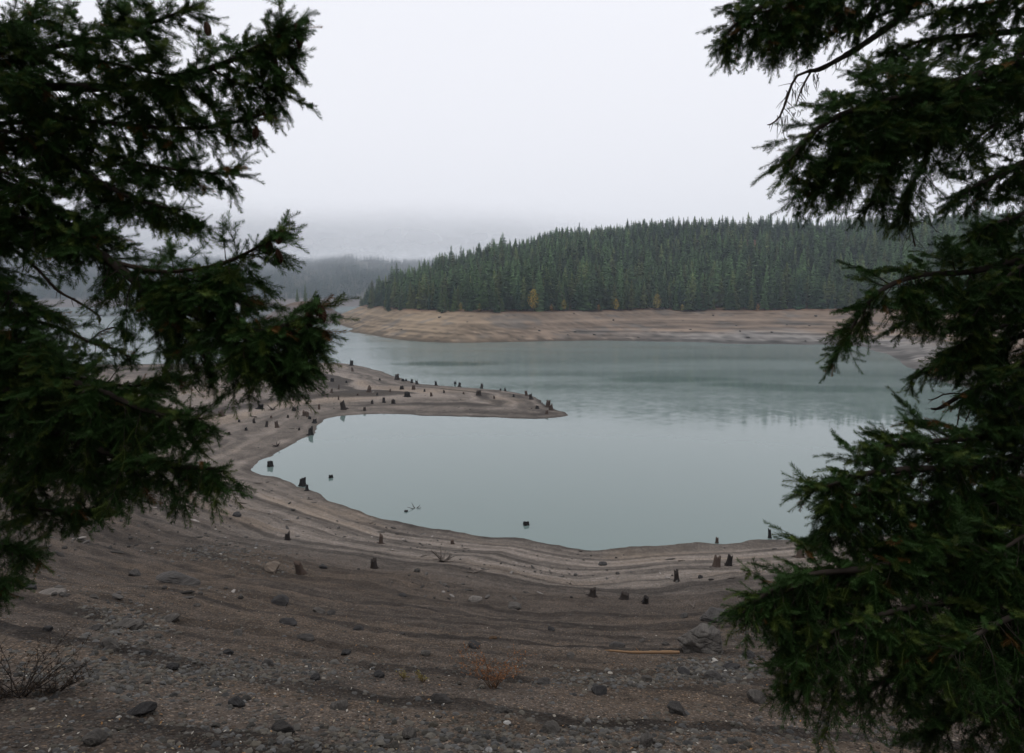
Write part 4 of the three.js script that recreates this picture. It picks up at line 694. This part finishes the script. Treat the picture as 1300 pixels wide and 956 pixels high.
{
  seed(9001);
  const f = new Fir('fir_tree', firSpot(1440, 4.7), -0.1, 'dark shaggy fir with lichen hung dead limbs beside the layered boulder', 6, 0.95), X = 1440;
  f.limb([[X, -110, 4.7], [1300, -70, 4.5], [1180, -45, 4.3], [1070, -25, 4.1], [985, 0, 3.95], [935, 30, 3.85], [900, 70, 3.8]], { r0: 0.04, side: 0.42, hang: 0.8, lift: 0.05, from: 0.3, gap: 0.032, warm: 0.3 })
    .limb([[1070, -25, 4.1], [1030, 10, 4.0], [1000, 30, 3.95], [975, 60, 3.9]], { r0: 0.014, side: 0.36, hang: 0.9, from: 0.1, gap: 0.036, warm: 0.3 })
    .limb([[1180, -45, 4.3], [1120, -5, 4.2], [1085, 15, 4.1], [1055, 35, 4.1]], { r0: 0.014, side: 0.28, hang: 0.6, from: 0.15, gap: 0.045 })
    .limb([[X, -150, 4.8], [1260, -60, 4.6], [1165, 2, 4.4], [1130, 32, 4.35], [1098, 55, 4.3], [1060, 78, 4.2], [1040, 88, 4.2], [1012, 93, 4.15]], { r0: 0.045, r1: 0.012, side: 0.12, hang: 0.8, from: 0.72, leaf: 0, gap: 0.06 })
    .limb([[1040, 88, 4.2], [1012, 96, 4.15], [1000, 122, 4.1], [990, 148, 4.1], [978, 158, 4.1], [968, 159, 4.1]], { r0: 0.014, r1: 0.003, side: 0.1, hang: 0.9, from: 0.3, leaf: 0, gap: 0.035 })
    .limb([[1030, 90, 4.2], [1020, 108, 4.15], [1012, 128, 4.1], [1008, 145, 4.1]], { r0: 0.009, side: 0.08, hang: 0.9, from: 0.3, leaf: 0, gap: 0.04 })
    .limb([[1165, 2, 4.4], [1110, 22, 4.3], [1060, 40, 4.25], [1030, 62, 4.2], [1012, 80, 4.2]], { r0: 0.018, r1: 0.004, side: 0.1, hang: 0.7, from: 0.5, leaf: 0.05, gap: 0.05 })
    .limb([[X, 0, 4.8], [1300, 38, 4.6], [1240, 44, 4.5], [1170, 52, 4.4], [1130, 66, 4.3], [1105, 72, 4.25]], { r0: 0.034, side: 0.22, hang: 0.6, from: 0.35, gap: 0.045 })
    .limb([[1170, 50, 4.4], [1150, 78, 4.3], [1115, 92, 4.2], [1084, 98, 4.15]], { r0: 0.010, side: 0.14, hang: 0.4, from: 0.35, gap: 0.05, leaf: 0.7 })
    .limb([[X, -40, 4.7], [1320, -10, 4.5], [1230, 10, 4.4], [1170, 20, 4.3]], { r0: 0.03, side: 0.34, hang: 0.6, from: 0.25, gap: 0.034 })
    .limb([[X, 40, 4.6], [1330, 70, 4.3], [1230, 98, 4.0], [1140, 125, 3.8], [1070, 145, 3.65], [1030, 170, 3.55], [1005, 200, 3.5], [990, 212, 3.45]], { r0: 0.045, side: 0.4, hang: 0.55, lift: 0.3, from: 0.3, gap: 0.028 })
    .limb([[X, 70, 4.6], [1330, 95, 4.3], [1230, 130, 4.1], [1150, 165, 3.9], [1080, 200, 3.75], [1030, 235, 3.65], [1000, 255, 3.6]], { r0: 0.036, side: 0.36, hang: 0.6, lift: 0.15, from: 0.3, gap: 0.03 })
    .limb([[1190, 145, 4.0], [1175, 200, 3.95], [1158, 235, 3.9], [1150, 262, 3.9], [1156, 285, 3.9]], { r0: 0.018, side: 0.26, hang: 0.55, from: 0.1, gap: 0.034 })
    .limb([[1150, 180, 3.95], [1120, 222, 3.9], [1110, 250, 3.85], [1108, 270, 3.85]], { r0: 0.012, side: 0.26, hang: 0.7, from: 0.1, gap: 0.036 })
    .limb([[1156, 283, 3.9], [1160, 305, 3.9], [1165, 325, 3.9]], { r0: 0.005, side: 0.16, hang: 0.8, from: 0.1, leaf: 0, gap: 0.03 })
    .limb([[1156, 283, 3.9], [1175, 280, 3.9], [1188, 293, 3.9], [1200, 298, 3.9]], { r0: 0.003, r1: 0.001, side: 0.05, from: 0.6, leaf: 0, gap: 0.08 })
    .limb([[X, 100, 4.7], [1330, 120, 4.5], [1260, 160, 4.3], [1225, 190, 4.2], [1205, 215, 4.15]], { r0: 0.026, side: 0.24, hang: 0.8, from: 0.35, gap: 0.045, leaf: 0.8 })
    .limb([[X, 140, 4.9], [1310, 155, 4.7], [1280, 172, 4.6], [1262, 176, 4.6]], { r0: 0.03, r1: 0.008, side: 0.1, from: 0.7, leaf: 0 })
    .limb([[X, 200, 4.6], [1320, 200, 4.4], [1260, 225, 4.2], [1225, 245, 4.1], [1203, 262, 4.05]], { r0: 0.03, side: 0.3, hang: 0.45, from: 0.25, gap: 0.032, lift: 0.25 })
    .limb([[X, 270, 4.5], [1330, 265, 4.3], [1260, 285, 4.1], [1225, 300, 4.0]], { r0: 0.03, side: 0.32, hang: 0.6, from: 0.2, gap: 0.032 })
    .limb([[X, 320, 4.4], [1320, 325, 4.2], [1230, 345, 4.0], [1165, 350, 3.85], [1120, 368, 3.75], [1092, 398, 3.7], [1075, 430, 3.65], [1052, 456, 3.6]], { r0: 0.036, side: 0.3, hang: 0.6, lift: 0.25, from: 0.28, gap: 0.03 })
    .limb([[X, 350, 4.4], [1320, 360, 4.2], [1230, 390, 4.0], [1170, 400, 3.9], [1130, 415, 3.85]], { r0: 0.03, side: 0.3, hang: 0.6, from: 0.25, gap: 0.032 })
    .limb([[X, 300, 4.3], [1330, 320, 4.1], [1270, 360, 3.9], [1220, 420, 3.8]], { r0: 0.03, side: 0.34, hang: 0.6, from: 0.2, gap: 0.032 })
    .limb([[X, 410, 4.6], [1300, 425, 4.4], [1225, 452, 4.2], [1185, 466, 4.1], [1162, 476, 4.1], [1148, 496, 4.05]], { r0: 0.035, r1: 0.004, side: 0.14, hang: 0.6, from: 0.5, leaf: 0.55, gap: 0.04 })
    .limb([[X, 430, 4.5], [1300, 465, 4.3], [1250, 488, 4.2], [1215, 505, 4.1], [1190, 519, 4.05], [1171, 519, 4.05]], { r0: 0.032, r1: 0.006, side: 0.14, hang: 0.6, from: 0.5, leaf: 0, gap: 0.045 })
    .limb([[1225, 500, 4.15], [1200, 500, 4.1], [1185, 507, 4.1], [1168, 508, 4.1]], { r0: 0.008, r1: 0.002, side: 0.06, from: 0.5, leaf: 0 })
    .limb([[1235, 495, 4.15], [1220, 515, 4.1], [1216, 535, 4.1], [1214, 548, 4.1]], { r0: 0.010, r1: 0.003, side: 0.06, from: 0.5, leaf: 0 })
    .limb([[1250, 488, 4.2], [1238, 510, 4.15], [1228, 530, 4.1], [1222, 545, 4.1]], { r0: 0.010, r1: 0.003, side: 0.06, from: 0.5, leaf: 0 })
    .limb([[X, 440, 4.4], [1330, 470, 4.2], [1280, 500, 4.0], [1255, 520, 3.9]], { r0: 0.03, side: 0.3, hang: 0.5, from: 0.2, gap: 0.034 })
    .limb([[X, 500, 4.3], [1330, 530, 4.1], [1240, 555, 3.9], [1160, 562, 3.75], [1110, 570, 3.65], [1084, 576, 3.6]], { r0: 0.034, side: 0.3, hang: 0.35, lift: 0.4, from: 0.25, gap: 0.03 })
    .limb([[X, 550, 4.3], [1330, 570, 4.1], [1230, 592, 3.8], [1150, 596, 3.6], [1090, 603, 3.5], [1050, 618, 3.4], [1012, 627, 3.35]], { r0: 0.04, side: 0.36, hang: 0.5, lift: 0.25, from: 0.25, gap: 0.028 })
    .limb([[X, 570, 4.3], [1330, 600, 4.1], [1230, 632, 3.8], [1130, 645, 3.6], [1070, 660, 3.5], [1024, 680, 3.4]], { r0: 0.036, side: 0.36, hang: 0.55, from: 0.25, gap: 0.03 })
    .limb([[X, 540, 4.8], [1310, 605, 4.6], [1235, 650, 4.4], [1165, 692, 4.2], [1120, 730, 4.1]], { r0: 0.075, r1: 0.03, side: 0.2, hang: 0.6, from: 0.6, leaf: 0.6 })
    .limb([[X, 650, 4.2], [1330, 675, 3.9], [1240, 700, 3.6], [1160, 712, 3.4], [1110, 722, 3.3]], { r0: 0.034, side: 0.34, hang: 0.45, from: 0.25, gap: 0.03, warm: 0.3 })
    .limb([[X, 690, 4.1], [1320, 700, 3.8], [1200, 705, 3.5], [1100, 722, 3.3], [1020, 732, 3.2], [960, 762, 3.1], [925, 795, 3.05]], { r0: 0.04, side: 0.36, hang: 0.7, lift: 0.2, from: 0.3, gap: 0.028, warm: 0.25 })
    .limb([[X, 740, 4.0], [1330, 745, 3.7], [1230, 760, 3.4], [1140, 775, 3.2], [1060, 800, 3.1], [990, 850, 3.0]], { r0: 0.036, side: 0.38, hang: 0.6, from: 0.25, gap: 0.028 })
    .limb([[X, 800, 4.0], [1330, 800, 3.7], [1230, 825, 3.4], [1150, 850, 3.2], [1080, 890, 3.1]], { r0: 0.034, side: 0.38, hang: 0.6, from: 0.25, gap: 0.03 })
    .limb([[X, 780, 3.7], [1340, 770, 3.4], [1270, 790, 3.2], [1210, 830, 3.0], [1180, 880, 2.95]], { r0: 0.03, side: 0.36, hang: 0.6, from: 0.2, gap: 0.03 })
    .limb([[X, 870, 3.7], [1330, 880, 3.4], [1250, 900, 3.2], [1150, 940, 3.1]], { r0: 0.03, side: 0.36, hang: 0.5, from: 0.2, gap: 0.034 });
  f.limb([[1230, 98, 4.0], [1170, 135, 3.85], [1110, 175, 3.7], [1060, 200, 3.6], [1020, 215, 3.55]], { r0: 0.016, side: 0.34, hang: 0.5, lift: 0.3, from: 0.05, gap: 0.03 })
    .limb([[1260, 110, 4.0], [1210, 120, 3.9], [1150, 150, 3.8], [1100, 160, 3.7]], { r0: 0.016, side: 0.34, hang: 0.5, lift: 0.4, from: 0.05, gap: 0.03 })
    .limb([[X, 20, 4.4], [1330, 50, 4.2], [1270, 90, 4.0], [1210, 160, 3.9]], { r0: 0.026, side: 0.32, hang: 0.6, from: 0.2, gap: 0.032 })
    .limb([[1150, 165, 3.9], [1110, 190, 3.8], [1075, 230, 3.75], [1060, 255, 3.7]], { r0: 0.012, side: 0.26, hang: 0.7, from: 0.05, gap: 0.034 })
    .limb([[1060, -10, 4.1], [1000, 10, 4.0], [950, 20, 3.9], [925, 45, 3.85]], { r0: 0.014, side: 0.3, hang: 0.8, from: 0.05, gap: 0.034, warm: 0.3 })
    .limb([[1150, 712, 3.5], [1080, 745, 3.3], [1020, 775, 3.2], [970, 810, 3.15]], { r0: 0.014, side: 0.3, hang: 0.7, lift: 0.25, from: 0.05, gap: 0.03 })
    .limb([[1120, 730, 3.4], [1060, 735, 3.3], [1000, 750, 3.2], [960, 790, 3.1]], { r0: 0.014, side: 0.32, hang: 0.8, lift: 0.2, from: 0.05, gap: 0.03 })
    .limb([[1160, 770, 3.3], [1090, 820, 3.2], [1030, 850, 3.1], [985, 890, 3.05]], { r0: 0.014, side: 0.32, hang: 0.7, from: 0.05, gap: 0.03 })
    .limb([[1240, 700, 3.6], [1190, 690, 3.5], [1150, 690, 3.45], [1110, 705, 3.4]], { r0: 0.012, side: 0.28, hang: 0.4, lift: 0.4, from: 0.05, gap: 0.032, warm: 0.3 })
    .limb([[X, 600, 4.0], [1340, 620, 3.8], [1260, 640, 3.7], [1190, 650, 3.6]], { r0: 0.026, side: 0.34, hang: 0.6, from: 0.2, gap: 0.032 })
    .limb([[X, 640, 3.9], [1340, 660, 3.6], [1270, 700, 3.4], [1220, 740, 3.3]], { r0: 0.026, side: 0.34, hang: 0.6, from: 0.2, gap: 0.032 })
    .limb([[X, 370, 4.3], [1340, 390, 4.1], [1270, 415, 4.0], [1225, 435, 3.95], [1180, 455, 3.9]], { r0: 0.026, side: 0.3, hang: 0.6, from: 0.2, gap: 0.034 })
    .limb([[X, 400, 4.2], [1350, 430, 4.0], [1290, 465, 3.9], [1250, 490, 3.85], [1212, 512, 3.8]], { r0: 0.026, side: 0.3, hang: 0.6, from: 0.2, gap: 0.034 })
    .limb([[X, 460, 4.2], [1350, 490, 4.0], [1290, 520, 3.9], [1240, 545, 3.85]], { r0: 0.026, side: 0.3, hang: 0.6, from: 0.2, gap: 0.034 })
    .limb([[X, 390, 4.5], [1340, 410, 4.3], [1260, 440, 4.2], [1195, 478, 4.1]], { r0: 0.024, side: 0.28, hang: 0.6, from: 0.25, gap: 0.034 })
    .limb([[1150, 596, 3.6], [1110, 620, 3.5], [1070, 635, 3.45], [1035, 655, 3.4]], { r0: 0.012, side: 0.3, hang: 0.6, from: 0.05, gap: 0.03 });
  for (const c of [[993, 150, 4.1, 0.16, 7], [1003, 118, 4.12, 0.10, 8], [1020, 110, 4.15, 0.09, 6], [1037, 96, 4.2, 0.11, 8], [1009, 142, 4.1, 0.07, 6], [1184, 472, 4.1, 0.14, 12], [1196, 466, 4.12, 0.12, 12], [1212, 460, 4.15, 0.13, 12], [1225, 458, 4.2, 0.1, 8], [1062, 80, 4.2, 0.12, 3], [1122, 48, 4.3, 0.13, 3]]) f.lichen(...c);
  console.log('right shoots', f.done());
}

// ------------------------------------------------------------------ the wood at the photographer's back, outside the frame
seed(3030);
[[-9, 5], [-4.5, 12], [2, 9.5], [8.5, 6], [-13, 14], [6, 17], [13, 15], [-17, 4], [16, 4]].forEach(([x, z]) => {
  const hh = rr(17, 24), t = base('bank_conifer', V(x, nearH(x, z, false) - 0.3, z)); t.scale.set(hh * 1.5, hh, hh * 1.5); t.rotation.y = rnd() * 6;
  mesh('trunk', trunkGeo, barkFar, t); mesh('crown', pick(kinds), pick(greens), t); tag(t, 'tall dark conifer on the bank top behind the viewpoint', 'conifer', 'conifers on the bank top');
});

renderer.render(scene, camera);
